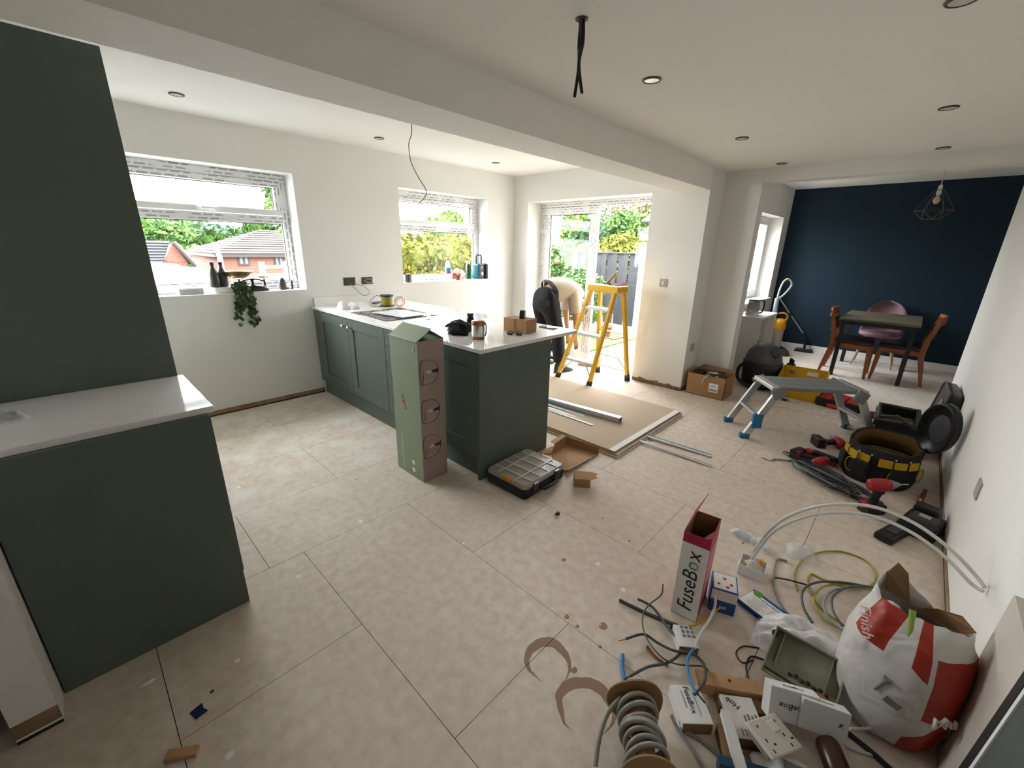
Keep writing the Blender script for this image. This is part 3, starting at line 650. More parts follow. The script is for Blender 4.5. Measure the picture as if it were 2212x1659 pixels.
g = G().bb((XW+.001, 1.662, ZW), (-1.842, 2.67, 0.905)); solo('peninsula_worktop', g, QUARTZ, 'polished white quartz worktop on the peninsula', 'worktop', bev=.002)
g = G().bb((XW+.001, 1.686, 0.905), (XW+0.021, 2.66, 0.99)); solo('worktop_upstand', g, QUARTZ, 'low white quartz upstand against the window wall', 'upstand', bev=.0015)
# hob
hb_ = thing('induction_hob', 'black glass induction hob set in the white worktop', 'hob', (-3.41, 2.02, 0.905))
BG = mat('black_glass', (0.006, 0.006, 0.007), rough=0.04, spec=0.6)
part('glass_plate', G().bb((-.305, -.26, 0), (.305, .26, .005)), BG, hb_, bev=.002)
for x, y, r in ((-.16, .12, .1), (.16, .12, .08), (-.16, -.1, .08), (.16, -.1, .1)):
    part('cooking_zone', G().tube([(x+r*math.cos(a*PI/16), y+r*math.sin(a*PI/16), .0052) for a in range(32)], .0012, 4, True), GREY, hb_)
# left run: tall end panel, base end panel and worktop
tc_ = thing('tall_cabinet', 'tall dark green cabinet filling the left edge', 'cabinet', (-2.72, -0.018, 0))
part('carcass', G().bb((-.62, -.27, 0), (.298, .275, 2.17)), GREEN, tc_)
part('side_panel', G().bb((.298, -.275, 0), (.318, .294, 2.18)), GREEN, tc_, bev=.001)
part('front_door', G().bb((-.62, .276, .15), (.296, .296, 2.16)), GREEN, tc_, bev=.001)
bc = thing('corner_base_cabinet', 'dark green base cabinet with plain side panel at lower left', 'cabinet', (-2.11, -0.01, 0))
part('carcass', G().bb((-.285, -.285, 0.0), (.27, .27, .88)), GREEN, bc)
part('side_panel', G().bb((.27, -.285, 0), (.29, .283, .88)), GREEN, bc, bev=.001)
part('front_door', G().bb((-.284, .272, .15), (.269, .29, .872)), GREEN, bc, bev=.001)
g = G().bb((-2.401, -0.297, .88), (-1.845, 0.296, .905)); solo('corner_worktop', g, QUARTZ, 'short white quartz worktop on the corner base cabinet', 'worktop', bev=.002)
hc = thing('hall_cabinet', 'green cabinet partly seen behind the white wall end', 'cabinet', (-1.98, -0.75, 0))
part('carcass', G().bb((-.3, -.33, 0.14), (.17, .33, 1.1)), GREEN, hc); part('side_panel', G().bb((.17, -.33, .0), (.19, .30, 1.1)), GREEN, hc); part('plinth', G().bb((-.3, -.33, 0), (.10, .34, .14)), GREEN, hc)
# clear packet on the corner worktop
CLR = film_mat('clear_plastic', (0.85, 0.87, 0.88), 0.6, 0.12); CLR2 = film_mat('milky_plastic', (0.84, 0.85, 0.87), 0.5, 0.12)
def wrapper(w, d, h, seed, n=9):
    rr = random.Random(seed); g = G(); vs = []; fs = []
    for s in (1, 0):
        for i in range(n):
            for j in range(n):
                a, b = i/(n-1)*2-1, j/(n-1)*2-1; e = max(0, (1-a**4)*(1-b**4)); z = h*e*(0.55+0.6*rr.random()) if s else 0.0004
                vs.append((a*w/2*(1+.04*rr.random()), b*d/2*(1+.05*rr.random()), z+0.0008*s))
    for s in (0, 1):
        o_ = s*n*n
        for i in range(n-1):
            for j in range(n-1):
                q = [o_+i*n+j, o_+(i+1)*n+j, o_+(i+1)*n+j+1, o_+i*n+j+1]; fs.append(q if s == 0 else q[::-1])
    return g.add(vs, fs, True)
def packet(name, label, loc, rz, w, d, h, m, seed, cat='packet', group=None, inner=None):
    t = thing(name, label, cat, loc, (0, 0, rz), group); part('wrapper', wrapper(w, d, h, seed), m, t)
    if inner: gi = G(); gi.box((0, 0, h*.3), (w*.6, d*.55, h*.45)); part('contents', gi, inner, t, bev=.002)
    return t
packet('plastic_packet', 'clear plastic packet lying on the corner worktop', PZ(22, 905, .905), .3, .12, .075, .03, CLR, 1, inner=DGREY)
# ---------------- sockets and switch
def backbox(u0, v0, u1_, v1_, label):
    p, q = PX(u0, v0, XW), PX(u1_, v1_, XW); t = thing('socket_back_box', label, 'back box', (XW, (p.y+q.y)/2, q.z), 0, 'open metal back boxes above the worktop')
    w = (q.y-p.y)/2; h_ = p.z-q.z
    part('recess_sheet', G().bb((0.0005, -w, 0), (0.001, w, h_)), mat('recess_shade', (0.06, 0.055, 0.045), rough=.8), t)  # flat dark sheet, the open box's inner shade put into its colour
    gr = G(); 
    for a, b in (((0, -w-.003, -.003), (.003, w+.003, .0)), ((0, -w-.003, h_), (.003, w+.003, h_+.003)), ((0, -w-.003, 0), (.003, -w, h_)), ((0, w, 0), (.003, w+.003, h_))): gr.bb(a, b)
    part('box_rim', gr, STEEL, t)
    return t, w, h_
GCAB = mat('grey_pvc_cable', '#8b8c8a', rough=.45); DCAB = mat('dark_grey_cable', '#4a4c4f', rough=.45); WCAB = mat('white_pvc_cable', '#d0cec8', rough=.4)
YGW = mat('green_yellow_wire', '#b3a22c', rough=.45, var=.5, vscale=35, vcol='#7f8a35'); BRW = mat('brown_wire', '#6b3f28', rough=.5); BLW = mat('blue_wire', '#2e7fb5', rough=.45); YLW = mat('yellow_sleeve', '#c99a1e', rough=.5); COP = mat('copper', '#b5683a', rough=.35, metal=1)
b1, w, h_ = backbox(741, 600, 768, 616, 'open metal back box with a long wire loop hanging out')
part('wire', G().tube(smooth_path([(.005, -w*.4, h_*.7), (.03, 0, h_*.2), (.05, .06, -.06), (.05, .13, -.11), (.05, .19, -.08), (.03, .15, -.02), (.01, w*.5, h_*.3)]), .003, 6), GCAB, b1)
b2, w, h_ = backbox(780, 599, 805, 613, 'open metal back box with a short wire coiled inside')
part('wire', G().tube(smooth_path([(.004, -w*.5, h_*.6), (.02, 0, h_*.2), (.025, w*.7, h_*.3), (.02, w*.6, h_*.7), (.01, -w*.2, h_*.75)]), .003, 6), WCAB, b2)
def plate(name, label, loc, rot, w=.086, h_=.086, sockets=False):
    t = thing(name, label, 'socket' if 'socket' in name else 'switch', loc, rot); part('plate', G().box((0, -.004, 0), (w, .008, h_)), STP, t, bev=.003); return t
STP = mat('brushed_plate', '#aaa5a3', rough=.4, spec=.4)
t = plate('light_switch', 'white light switch on the pillar beside the patio door', PY(1433, 611, YP), (0, 0, 0)); part('rocker', G().box((.0, -.010, 0), (.022, .006, .034), (.12, 0, 0)), WHITEP, t, bev=.002)
t = plate('wall_socket', 'white blank socket plate low on the pillar side', PX(1495, 750, XP), (0, 0, PI/2)); part('screw', G().cyl((.03, -.0085, 0), (.03, -.0075, 0), .003), STEEL, t)
p_ = PX(2115, 1057, XR); t = plate('wall_socket', 'white blank socket plate on the right wall', p_, (0, 0, -PI/2)); part('screw', G().cyl((.03, -.0085, 0), (.03, -.0075, 0), .003), STEEL, t)
# ---------------- ceiling fittings
RIM = mat('bronze_rim', '#5a4a40', rough=.4, metal=.6); DIF = mat('frosted_diffuser', (0.62, 0.6, 0.58), rough=.5)
def downlight(x, y, z, label, on=False):
    t = thing('downlight', label, 'downlight', (x, y, z-.006), 0, 'recessed ceiling downlights')
    part('rim', G().lathe([(.032, .006), (.043, .006), (.045, .003), (.043, 0), (.036, -.002), (.034, .002)], 24), RIM, t)
    part('diffuser', G().cyl((0, 0, .001), (0, 0, .004), .035, n=24), mat('painted_bright_disc', (0.9, 0.9, 0.86), rough=.12, metal=.6) if on else DIF, t)  # stays unlit; brightness is put into a paler, shiny disc
    return t
for u, v, l in ((381, 203, 'recessed downlight over the large window in the kitchen ceiling'), (819, 298, 'middle recessed downlight of the kitchen ceiling row'), (1071, 351.5, 'recessed downlight nearest the corner in the kitchen ceiling')): p_ = PZ(u, v, 2.425); downlight(p_.x, p_.y, 2.425, l)
for u, v, l, on in ((1408, 172, 'bright downlight nearest the hanging cables', 1), (1603, 298, 'downlight near the beam, midway to the opening', 0), (1689, 353, 'bright downlight near the left end of the header', 1), (2050, 232, 'large looking downlight towards the right wall', 0), (2038, 319, 'downlight near the header above the pendant lamp', 0), (2080, -2, 'downlight cut off by the top edge', 0)): p_ = PZ(u, v, 2.28); downlight(p_.x, p_.y, 2.28, l, on)
p_ = PZ(1257, 40, 2.28)
t = thing('hanging_cables', 'bundle of dark cables hanging from the main ceiling', 'cables', (p_.x, p_.y, 2.28))
part('collar', G().cyl((0, 0, -.004), (0, 0, 0), .022), DGREY, t)
dn = (PY(1253, 207, p_.y).z-2.28)
for k, (dx, dy, l) in enumerate(((-.006, 0, 1.0), (.008, .004, .97), (.0, -.006, .45))):
    part('cable', G().tube(smooth_path([(dx*.5, dy, 0), (dx, dy, dn*l*.3), (dx*.2, -dy, dn*l*.6), (dx*2.2, dy, dn*l)]), .006, 8), BLACK if k < 2 else DCAB, t)
p_ = PZ(888, 266, 2.425); yk = p_.y
pts = [PY(u, v, yk) for u, v in ((889, 266), (889, 290), (883, 312), (888, 350), (905, 385), (920, 410), (918, 425), (905, 440))]
pts[0].z = 2.425
solo('hanging_wire', G().tube(smooth_path(pts), .0035, 6), BRW, 'thin curling brown wire hanging from the kitchen ceiling', 'wire')
# ---------------- things on the large window ledge
ZL = W1[2]+.003
def ledge(u, v, z=ZL): return PZ(u, v, z)
xl = XW-0.09
def lx(u, v, x=xl): p = PX(u, v, x); return Vector((x, p.y, ZL))
BOXG = mat('pale_grey_box', '#a9aaab', rough=.6)
p_ = lx(413, 635); t = thing('grey_carton', 'small pale grey carton on the large window ledge', 'carton', p_, .05); part('carton_body', G().box((0, 0, .023), (.07, .17, .046)), BOXG, t, bev=.003); part('carton_lid', G().box((0, 0, .05), (.074, .175, .012)), PAPER, t, bev=.003)
p_ = lx(474, 630); t = thing('white_block', 'white block under the two dark bottles', 'block', p_+Vector((0, .035, 0)), .0); part('block_body', G().box((0, 0, .025), (.09, .155, .05)), WHITEP, t, bev=.006); part('label_strip', G().box((.0455, 0, .025), (.001, .1, .02)), PAPER, t)
BGL = mat('dark_stoneware', '#3f3d3a', rough=.35, var=.25, vscale=12)
for i, (u, l) in enumerate(((462, 'left dark swing-neck bottle on the white block'), (482, 'right dark bottle on the white block, beside the scales'))):
    q = lx(u, 600); t = thing('stoneware_bottle', l, 'bottle', (q.x+(.005 if i == 0 else -.02), q.y, ZL+.05), 0, 'dark bottles on the window ledge')
    part('bottle_body', G().lathe([(.034, 0), (.038, .01), (.039, .09), (.034, .125), (.020, .155), (.015, .17), (.0155, .19), (.017, .192)], 20), BGL, t)
    part('stopper', G().lathe([(.017, .192), (.018, .194), (.018, .208), (.014, .212), (0, .212)], 16), BLACK, t)
# kitchen scales
q = lx(548, 626); SCB = mat('black_cast_iron', (0.012, 0.011, 0.011), rough=.5); BRASS = mat('old_brass', '#8c7a58', rough=.35, metal=.9)
t = thing('balance_scales', 'antique black kitchen balance scales with brass pans', 'scales', (q.x, q.y, ZL))
part('base', G().loft([[Vector((a*sx, b*sy, z)) for a, b in rrect(1, 1, .3)] for sx, sy, z in ((.09, .25, 0), (.09, .25, .012), (.075, .22, .03), (.06, .14, .045), (.05, .08, .05))]), SCB, t)
part('pillar', G().lathe([(.03, .045), (.024, .055), (.014, .065), (.012, .095), (.02, .1), (0, .105)], 14), SCB, t)
part('beam', G().tube(smooth_path([(0, -.105, .085), (0, -.06, .098), (0, 0, .108), (0, .06, .1), (0, .10, .086)]), [.006]*24+[.006], 8), SCB, t)
for y in (-.105, .10): part('arm_support', G().cyl((0, y, .045), (0, y, .112), .011, .008, n=10), SCB, t)
part('pan_bail', G().tube([(0, -.105+.07*math.cos(PI*(.0+k/12)), .155-.045*math.sin(PI*k/12)) for k in range(13)], .0025, 6), SCB, t)
part('weight_hook', G().tube(smooth_path([(0, -.01, .105), (0, -.016, .16), (0, -.002, .175), (0, .012, .165), (0, .01, .11)]), .0022, 6), COP, t)
part('brass_scoop', G().lathe([(.0, .118), (.05, .122), (.085, .148), (.108, .178), (.112, .18), (.106, .175), (.08, .146), (.045, .126), (0, .122)], 28, (0, -.105, 0), sx=.8, sy=1.12), BRASS, t)
part('brass_pan', G().lathe([(0, .115), (.03, .117), (.06, .132), (.062, .134), (.058, .131), (.03, .121), (0, .119)], 24, (0, .10, 0)), BRASS, t)
q = lx(612, 624); gst = thing('dark_figurine', 'small dark rounded figurine on the window ledge', 'figurine', q); part('body', G().lathe([(.028, 0), (.033, .02), (.031, .06), (.022, .095), (.012, .11), (0, .113)], 16, sx=.8), BGL, gst); part('foot', G().ball((.01, .03, .012), .014, 10, 8, (1, 1.6, .7)), BGL, gst)
q = lx(632, 623); gst = thing('iron_post', 'thin dark iron post nearest the window corner', 'post', q); part('shaft', G().cyl((0, 0, 0), (0, 0, .085), .009, .008, n=12), SCB, gst); part('foot_bar', G().tube([(0, -.05, .006), (0, 0, .004)], .003, 6), SCB, gst)
# trailing ivy
q = lx(516, 632); iv = thing('trailing_ivy', 'trailing ivy hanging over the large window ledge', 'plant', (XW-0.06, q.y, ZL))
part('pot', G().lathe([(.03, 0), (.045, .05), (.047, .055), (.042, .052), (.03, .01)], 16), WHITEP, iv)
IVY = mat('ivy_leaf', '#2c3d1f', rough=.45, var=.35, vscale=25, vcol='#476030'); rr = random.Random(12)
lf = bpy.data.meshes.new('ivy_leaf')
lm = G(); lm.add([(0, 0, 0), (.011, .010, .002), (.024, .006, -.002), (.018, .018, 0), (.014, .034, -.003), (0, .046, -.006), (-.014, .034, -.003), (-.018, .018, 0), (-.024, .006, -.002), (-.011, .010, .002), (0, .018, .004)], [(0, 1, 10), (1, 2, 3, 10), (3, 4, 10), (4, 5, 10), (5, 6, 10), (6, 7, 10), (7, 8, 9, 10), (9, 0, 10)], True)
lfm = mesh_of('ivy_leaf', lm, IVY)
nl = 0
for s in range(17):
    y0_ = rr.uniform(-.075, .075); L_ = rr.uniform(.10, .30) if s > 3 else rr.uniform(.02, .05); a_ = rr.uniform(-.05, .05)
    pts = [(-.01, y0_*.4, .05), (.03, y0_*.8, .06), (.072, y0_, .03 if s > 3 else .07)]+[(.078+rr.uniform(0, .01), y0_+a_*k/4+rr.uniform(-.012, .012), .0-L_*k/4 if s > 3 else .06+.01*k) for k in range(1, 5)]
    pth = smooth_path(pts, 4); part('vine', G().tube(pth, .0012, 4), IVY, iv)
    for k in range(4, len(pth)):
        for _ in range(1 if rr.random() < .72 else 0):
            o = bpy.data.objects.new('leaf', lfm); COL.objects.link(o); o.parent = iv; sc = rr.uniform(.55, 1.0); o.scale = (sc, sc, sc)
            o.location = pth[k]+Vector((rr.uniform(.0, .012), rr.uniform(-.015, .015), 0)); o.rotation_euler = (rr.uniform(-2.3, -1.0), rr.uniform(-.6, .6), rr.uniform(.9, 2.2)); nl += 1
# ---------------- things on the small window ledge
ZL2 = W2[2]+.003
def l2(u, v, x): p = PX(u, v, x); return Vector((x, p.y, ZL2))
q = l2(878, 606, XW-.05); t = thing('laser_level', 'small black and yellow laser level on the small window ledge', 'tool', q+Vector((0, .03, 0)), .3)
part('case', G().box((0, 0, .045), (.055, .06, .09)), BLACK, t, bev=.008); part('yellow_button', G().cyl((.028, .008, .05), (.031, .008, .05), .011, n=12), YLW, t); part('top_cap', G().box((0, 0, .094), (.045, .05, .01)), YLW, t, bev=.003)
q = l2(968, 605, XW-.10); PET = film_mat('clear_bottle', (.75, .8, .85), .65, .08)
t = thing('water_bottle', 'clear plastic water bottle with blue and purple label', 'bottle', q)
part('bottle_body', G().lathe([(.033, 0), (.036, .008), (.036, .17), (.03, .2), (.014, .235), (.013, .25)], 20), PET, t); part('label_band', G().lathe([(.0368, .10), (.0368, .155)], 20), mat('bottle_label', '#3f6fb0', rough=.5), t); part('lower_band', G().lathe([(.0368, .08), (.0368, .1)], 20), mat('bottle_label_purple', '#8a3f8f', rough=.5), t); part('cap', G().cyl((0, 0, .248), (0, 0, .265), .015, n=14), mat('purple_cap', '#5b2a6b', rough=.5), t)
def crumple(r, seed, sc=(1, 1, 1), n=22, m_=14, amp=.28):
    g = G(); g.ball((0, 0, 0), r, n, m_, sc); off = Vector((seed*3.1, seed*1.7, 0))
    for i, p in enumerate(g.v):
        k = 1+amp*(noise.noise(p/r*1.6+off)+.5*noise.noise(p/r*4+off)); g.v[i] = p*k
    zmin = min(p.z for p in g.v)
    g.v = [Vector((p.x, p.y, max(p.z, zmin*.62)-zmin*.62)) for p in g.v]
    return g
q = l2(989, 607, XW-.075); t = thing('carrier_bag', 'crumpled white and red plastic carrier bag on the small window ledge', 'bag', q)
def bagmat():
    m = mat('printed_bag', (.72, .68, .66), rough=.35); nt = m.node_tree; L = nt.links.new; tc = nt.nodes.new('ShaderNodeTexCoord'); n = nt.nodes.new('ShaderNodeTexNoise'); n.inputs['Scale'].default_value = 14; L(tc.outputs['Object'], n.inputs[0])
    r = nt.nodes.new('ShaderNodeMapRange'); r.inputs[1].default_value = .56; r.inputs[2].default_value = .6; L(n.outputs['Fac'], r.inputs[0]); mx = nt.nodes.new('ShaderNodeMix'); mx.data_type = 'RGBA'; L(r.outputs[0], mx.inputs[0]); mx.inputs[6].default_value = (.7, .62, .58, 1); mx.inputs[7].default_value = (*hexc('#b0463c'), 1); L(mx.outputs[2], nt.nodes['Principled BSDF'].inputs['Base Color']); return m
part('bag_body', crumple(.085, 2, (.8, 1.15, .95)), bagmat(), t); part('bag_handle', G().tube(smooth_path([(.05, -.06, .02), (.075, -.11, .006), (.06, -.13, .004)]), .008, 6, flat=.4), bagmat(), t)
q = l2(1012, 603, XW-.11); t = thing('green_flask', 'dark green metal drinking bottle beside the radio', 'bottle', q); part('flask_body', G().lathe([(.034, 0), (.036, .006), (.036, .165), (.03, .185), (.022, .195)], 20), mat('green_enamel', '#24401f', rough=.35), t); part('flask_cap', G().lathe([(.024, .193), (.024, .22), (.018, .23), (0, .23)], 16), STEEL, t)
q = l2(1034, 602, XW-.09); t = thing('site_radio', 'teal and black site radio with tall carry handle', 'radio', q+Vector((0, .005, 0)), .15)
TEAL = mat('teal_plastic', '#2f6d80', rough=.45)
part('case', G().box((0, -.015, .1), (.12, .14, .2)), TEAL, t, bev=.02); part('speaker_front', G().box((.03, .055, .1), (.125, .03, .205)), BLACK, t, bev=.012); part('control_face', G().box((.064, -.02, .105), (.008, .10, .17)), DGREY, t, bev=.004)
part('dial', G().cyl((.066, -.02, .07), (.078, -.02, .07), .022, n=18), STEEL, t); part('display', G().box((.069, -.02, .15), (.004, .05, .03)), BG, t)
part('carry_handle', G().tube([(0, -.06, .19), (0, -.06, .29), (0, -.045, .31), (0, .035, .31), (0, .05, .29), (0, .05, .19)], .011, 8), BLACK, t)
q = l2(945, 606, XW-.04); packet('paper_scrap', 'crumpled white tissue scrap on the small window ledge', q, .2, .04, .09, .015, PAPER, 6, 'paper')
# ================================================================ ON THE PENINSULA
ZT = .905
def W(u, v): return PZ(u, v, ZT)
packet('wrapped_fitting', 'clear bagged fitting at the wall end of the peninsula', W(741, 668), .3, .10, .09, .075, CLR, 31, inner=WHITEP)
packet('wrapped_fitting', 'milky bagged white fitting next to the clear bag', W(765, 667), -.1, .16, .10, .06, CLR2, 32, inner=WHITEP)
t = thing('small_carton', 'tiny white carton with dark end near the upstand', 'carton', W(784, 657)+Vector((.03, -.05, 0)), .2); part('carton_body', G().box((0, 0, .012), (.05, .10, .024)), PAPER, t, bev=.002); part('dark_end', G().box((.0, .051, .012), (.03, .002, .018)), DGREY, t)
t = thing('black_pliers', 'black handled tool lying near the upstand', 'tool', W(815, 655), .5); part('jaw', G().box((0, .06, .008), (.012, .06, .012)), DGREY, t, bev=.003)
for k in (-1, 1): part('handle', G().tube([(k*.004, .04, .009), (k*.016, -.02, .009), (k*.012, -.08, .009)], .007, 6), BLACK, t)
p = W(837, 661); t = thing('cable_reel', 'small cable reel with blue flanges and yellow wire', 'reel', p)
BLF = mat('blue_reel_plastic', '#26335f', rough=.5)
part('lower_flange', G().cyl((0, 0, 0), (0, 0, .012), .075, n=24), DGREY, t); part('upper_flange', G().cyl((0, 0, .10), (0, 0, .115), .068, n=24), BLF, t)
gw = G()
for k in range(9): gw.tube([(.05*math.cos(a*PI/12), .05*math.sin(a*PI/12), .016+.0095*k) for a in range(24)], .006, 6, True)
part('wound_wire', gw, mat('yellow_green_wire', '#9a9426', rough=.5), t); part('core', G().cyl((0, 0, .01), (0, 0, .1), .046, n=20), DGREY, t)
part('loose_wire', G().tube(smooth_path([(-.05, 0, .06), (-.1, -.05, .10), (-.13, -.1, .06), (-.1, -.14, .012), (0, -.13, .006), (.06, -.08, .01)]), .003, 6), DCAB, t)
p = W(864, 663); g = G()
for k, (r, a0, til) in enumerate(((.05, 0, 1.2), (.055, .6, 1.35), (.045, 1.3, 1.0))):
    M = Matrix.Translation(p+Vector((0, 0, .052))) @ Matrix.Rotation(a0, 4, 'Z') @ Matrix.Rotation(til, 4, 'X'); g.tube([M @ Vector((r*math.cos(i*PI/14), r*math.sin(i*PI/14)*.95, 0)) for i in range(28)], .0025, 6, True)
solo('wire_coil', g, mat('orange_wire', '#b9764a', rough=.5), 'loose coil of thin orange wire beside the reel', 'wire')
t = thing('manual_in_film', 'booklet in shiny plastic film lying on the hob', 'booklet', PZ(862, 678, .915)+Vector((0, 0, -.0045)), .12); part('booklet', G().box((0, 0, .006), (.36, .22, .006)), PAPER, t)
part('plastic_film', G(Matrix.Translation((0, 0, .0095))).add(*(lambda w: (w.v, w.f, True))(wrapper(.42, .27, .02, 33))), film_mat('shiny_film', (.85, .87, .9), .55, .1), t)
t = thing('metal_trim_strip', 'thin pale trim strip lying past the hob', 'strip', W(925, 684), .95); part('strip', G().box((0, 0, .003), (.03, .34, .004)), PAPER, t); part('edge', G().box((.016, 0, .004), (.003, .34, .008)), ALU, t)
# black cap/gloves, bottle, flask
p = W(994, 722); t = thing('work_gloves', 'crumpled black work gloves on the worktop', 'gloves', p, .4)
part('glove', crumple(.075, 5, (1.25, .85, .75), amp=.35), mat('black_fabric', (.012, .012, .013), rough=.85), t); g = crumple(.05, 9, (1.1, .8, .7), amp=.4); o = part('glove', g, MATS['black_fabric'], t); o.location = (-.07, .05, 0)
part('cuff', G().tube(smooth_path([(-.1, -.02, .05), (-.06, -.05, .075), (0, -.05, .085), (.06, -.03, .07)]), .012, 8, flat=.6), MATS['black_fabric'], t)
p = W(1016, 706); t = thing('dark_bottle', 'small dark brown bottle behind the food flask', 'bottle', p); AMB = mat('amber_glass', '#2a1410', rough=.1); part('bottle_body', G().lathe([(.028, 0), (.03, .006), (.03, .07), (.024, .082)], 18), AMB, t); part('cap', G().cyl((0, 0, .082), (0, 0, .108), .026, n=18), BLACK, t)
p = W(1033, 732); t = thing('food_flask', 'steel food flask with copper coloured lid and strap', 'flask', p)
CU = mat('copper_lid', '#96613f', rough=.35, metal=.4); part('flask_body', G().lathe([(.044, .022), (.046, .026), (.046, .09), (.044, .095)], 24), STEEL, t); part('base_band', G().lathe([(.04, 0), (.044, .004), (.044, .022)], 24), CU, t); part('lid', G().lathe([(.045, .094), (.047, .098), (.047, .118), (.044, .124), (0, .125)], 24), CU, t); part('strap', G().tube(smooth_path([(.044, .015, .12), (.056, .02, .10), (.055, .02, .04), (.045, .015, .025)]), .004, 6), BLACK, t)
p = PZ(1137, 722, ZT); t = thing('cardboard_carton', 'small closed brown carton on the worktop end', 'carton', p+Vector((-.11, .05, 0)), .12)
part('carton_body', G().box((0, 0, .05), (.21, .13, .10)), CARD, t, bev=.001); part('tape_strip', G().box((0, -.0655, .05), (.02, .0008, .1)), CARDD, t); part('lid_flap', G().box((-.02, 0, .1005), (.16, .128, .001)), CARD, t)
t = thing('tape_measure', 'black and yellow tape measure on the brown carton', 'tape measure', p+Vector((-.09, .055, .101)), .5); part('case', G().cyl((-.018, 0, .028), (.018, 0, .028), .03, n=20), BLACK, t, bev=.004); part('case_front', G().box((0, -.02, .014), (.034, .04, .028)), BLACK, t, bev=.004); part('side_badge', G().cyl((.0175, 0, .03), (.0195, 0, .03), .018, n=18), YLW, t)
p = W(1111, 724); t = thing('reading_glasses', 'folded dark spectacles beside the carton', 'glasses', p, .5)
for k in (-1, 1):
    part('lens_rim', G().tube([(k*.033+.024*math.cos(a*PI/10), .012*math.sin(a*PI/10), .016+.013*math.sin(a*PI/10)*.6) for a in range(20)], .0025, 6, True), BLACK, t); part('lens', G().box((k*.033, 0, .008), (.04, .02, .012)), DGREY, t, bev=.004); part('temple_arm', G().tube([(k*.057, 0, .012), (k*.05, .05, .006), (-k*.02, .06, .005)], .002, 5), BLACK, t)
part('bridge', G().tube([(-.01, 0, .018), (.01, 0, .018)], .002, 5), BLACK, t)
p = W(1184, 708); t = thing('mobile_phone', 'mobile phone lying flat near the worktop corner', 'phone', p, .05); part('phone_body', G().prism(rrect(.145, .072, .012), 0, .008), DGREY, t); part('screen', G().prism(rrect(.136, .065, .009), .008, .0085), BG, t)

# ================================================================ LAMP BOX
t = thing('pendant_light_carton', 'tall pale green carton printed with three glass pendant lamps', 'carton', (-2.249, 1.478, 0))
PG = mat('pale_green_print', '#8f9a83', rough=.6, var=.03, vscale=3); PKP = mat('mauve_print', '#a08f88', rough=.6, var=.03, vscale=3); wx, wy, hz_ = .312, .196, .955
part('side_panel', G().bb((-wx/2, -wy/2, 0), (wx/2, -wy/2+.003, hz_)), PG, t); part('side_panel', G().bb((-wx/2, wy/2-.003, 0), (wx/2, wy/2, hz_)), PG, t)
part('end_panel', G().bb((wx/2-.003, -wy/2+.003, 0), (wx/2, wy/2-.003, hz_)), PKP, t, label='mauve end panel with lamp pictures'); part('end_panel', G().bb((-wx/2, -wy/2+.003, 0), (-wx/2+.003, wy/2-.003, hz_)), PG, t)
g = G(); g.add([(-wx/2, -wy/2-.006, hz_-.004), (wx/2, -wy/2-.006, hz_-.004), (wx/2, .012, hz_+.068), (-wx/2, .012, hz_+.068)], [(0, 1, 2, 3)]); part('top_flap', g, PG, t, sol=.004)
g = G(); g.add([(-wx/2, wy/2, hz_), (wx/2, wy/2, hz_), (wx/2, 0, hz_+.06), (-wx/2, 0, hz_+.06)], [(0, 1, 2, 3)]); part('top_flap', g, PG, t, sol=.004)
part('floor_panel', G().bb((-wx/2+.003, -wy/2+.003, 0), (wx/2-.003, wy/2-.003, .003)), CARD, t)
LN = mat('lamp_print_dark', '#3f2620', rough=.6); LL = mat('lamp_print_pale', '#cfc4bb', rough=.6)
xf_ = wx/2+.0006
for zc in (.755, .495, .245):
    # bell lying on its side: mouth towards -y, stem towards +y
    def B(y, z): return (xf_, y, zc+z)
    out = smooth_path([B(-.075, .078), B(-.03, .078), B(.02, .066), B(.045, .03), B(.048, 0), B(.045, -.03), B(.02, -.066), B(-.03, -.078), B(-.075, -.078)], 5)
    pic = part('lamp_picture', G().tube(out, .003, 4, flat=.2), LN, t); part('rim_line', G().tube([B(-.075+.012*math.cos(a*PI/12), .078*math.sin(a*PI/12)) for a in range(24)], .0022, 4, True, flat=.2), LN, pic)
    part('highlight', G().tube([B(-.07, .066), B(-.03, .068), B(.01, .06)], .004, 4, flat=.15), LL, pic); part('highlight', G().tube([B(-.07, -.062), B(-.02, -.064), B(.01, -.052)], .005, 4, flat=.15), LL, pic)
    gb = G(); gb.add([B(-.02+.02*math.cos(a*PI/8), .011*math.sin(a*PI/8)) for a in range(16)], [list(range(16))]); part('bulb_print', gb, LL, pic); part('lampholder_print', G().add([B(.0, .007), B(.04, .012), B(.052, .02), B(.052, -.02), B(.04, -.012), B(0, -.007)], [(0, 1, 2, 3, 4, 5)]), LN, pic)
    part('stem_print', G().tube(smooth_path([B(.05, .008), B(.065, .010), B(.08, .004), B(.094, .006)]), .003, 4, flat=.15), LL, pic)
yf_ = -wy/2-.0006
text_part('printed_word', 'argos', .05, mat('red_print', '#b02e26', rough=.6), t, (-.02, yf_, .53), (PI/2, 1.25, 0), sx=1)
part('silver_band', G().bb((-.085, yf_, .02), (-.07, yf_+.0004, .31)), mat('silver_print', '#aab0ae', rough=.5), t)
for z in (.055, .11): part('round_sticker', G().cyl((.045, yf_, z), (.045, yf_+.0004, z), .018, n=18), PAPER, t)
part('handling_mark', G().tube([(.115+.008*math.cos(a*PI/8), yf_, .9+.02*math.sin(a*PI/8)) for a in range(16)], .0016, 4, True, flat=.2), PAPER, t)

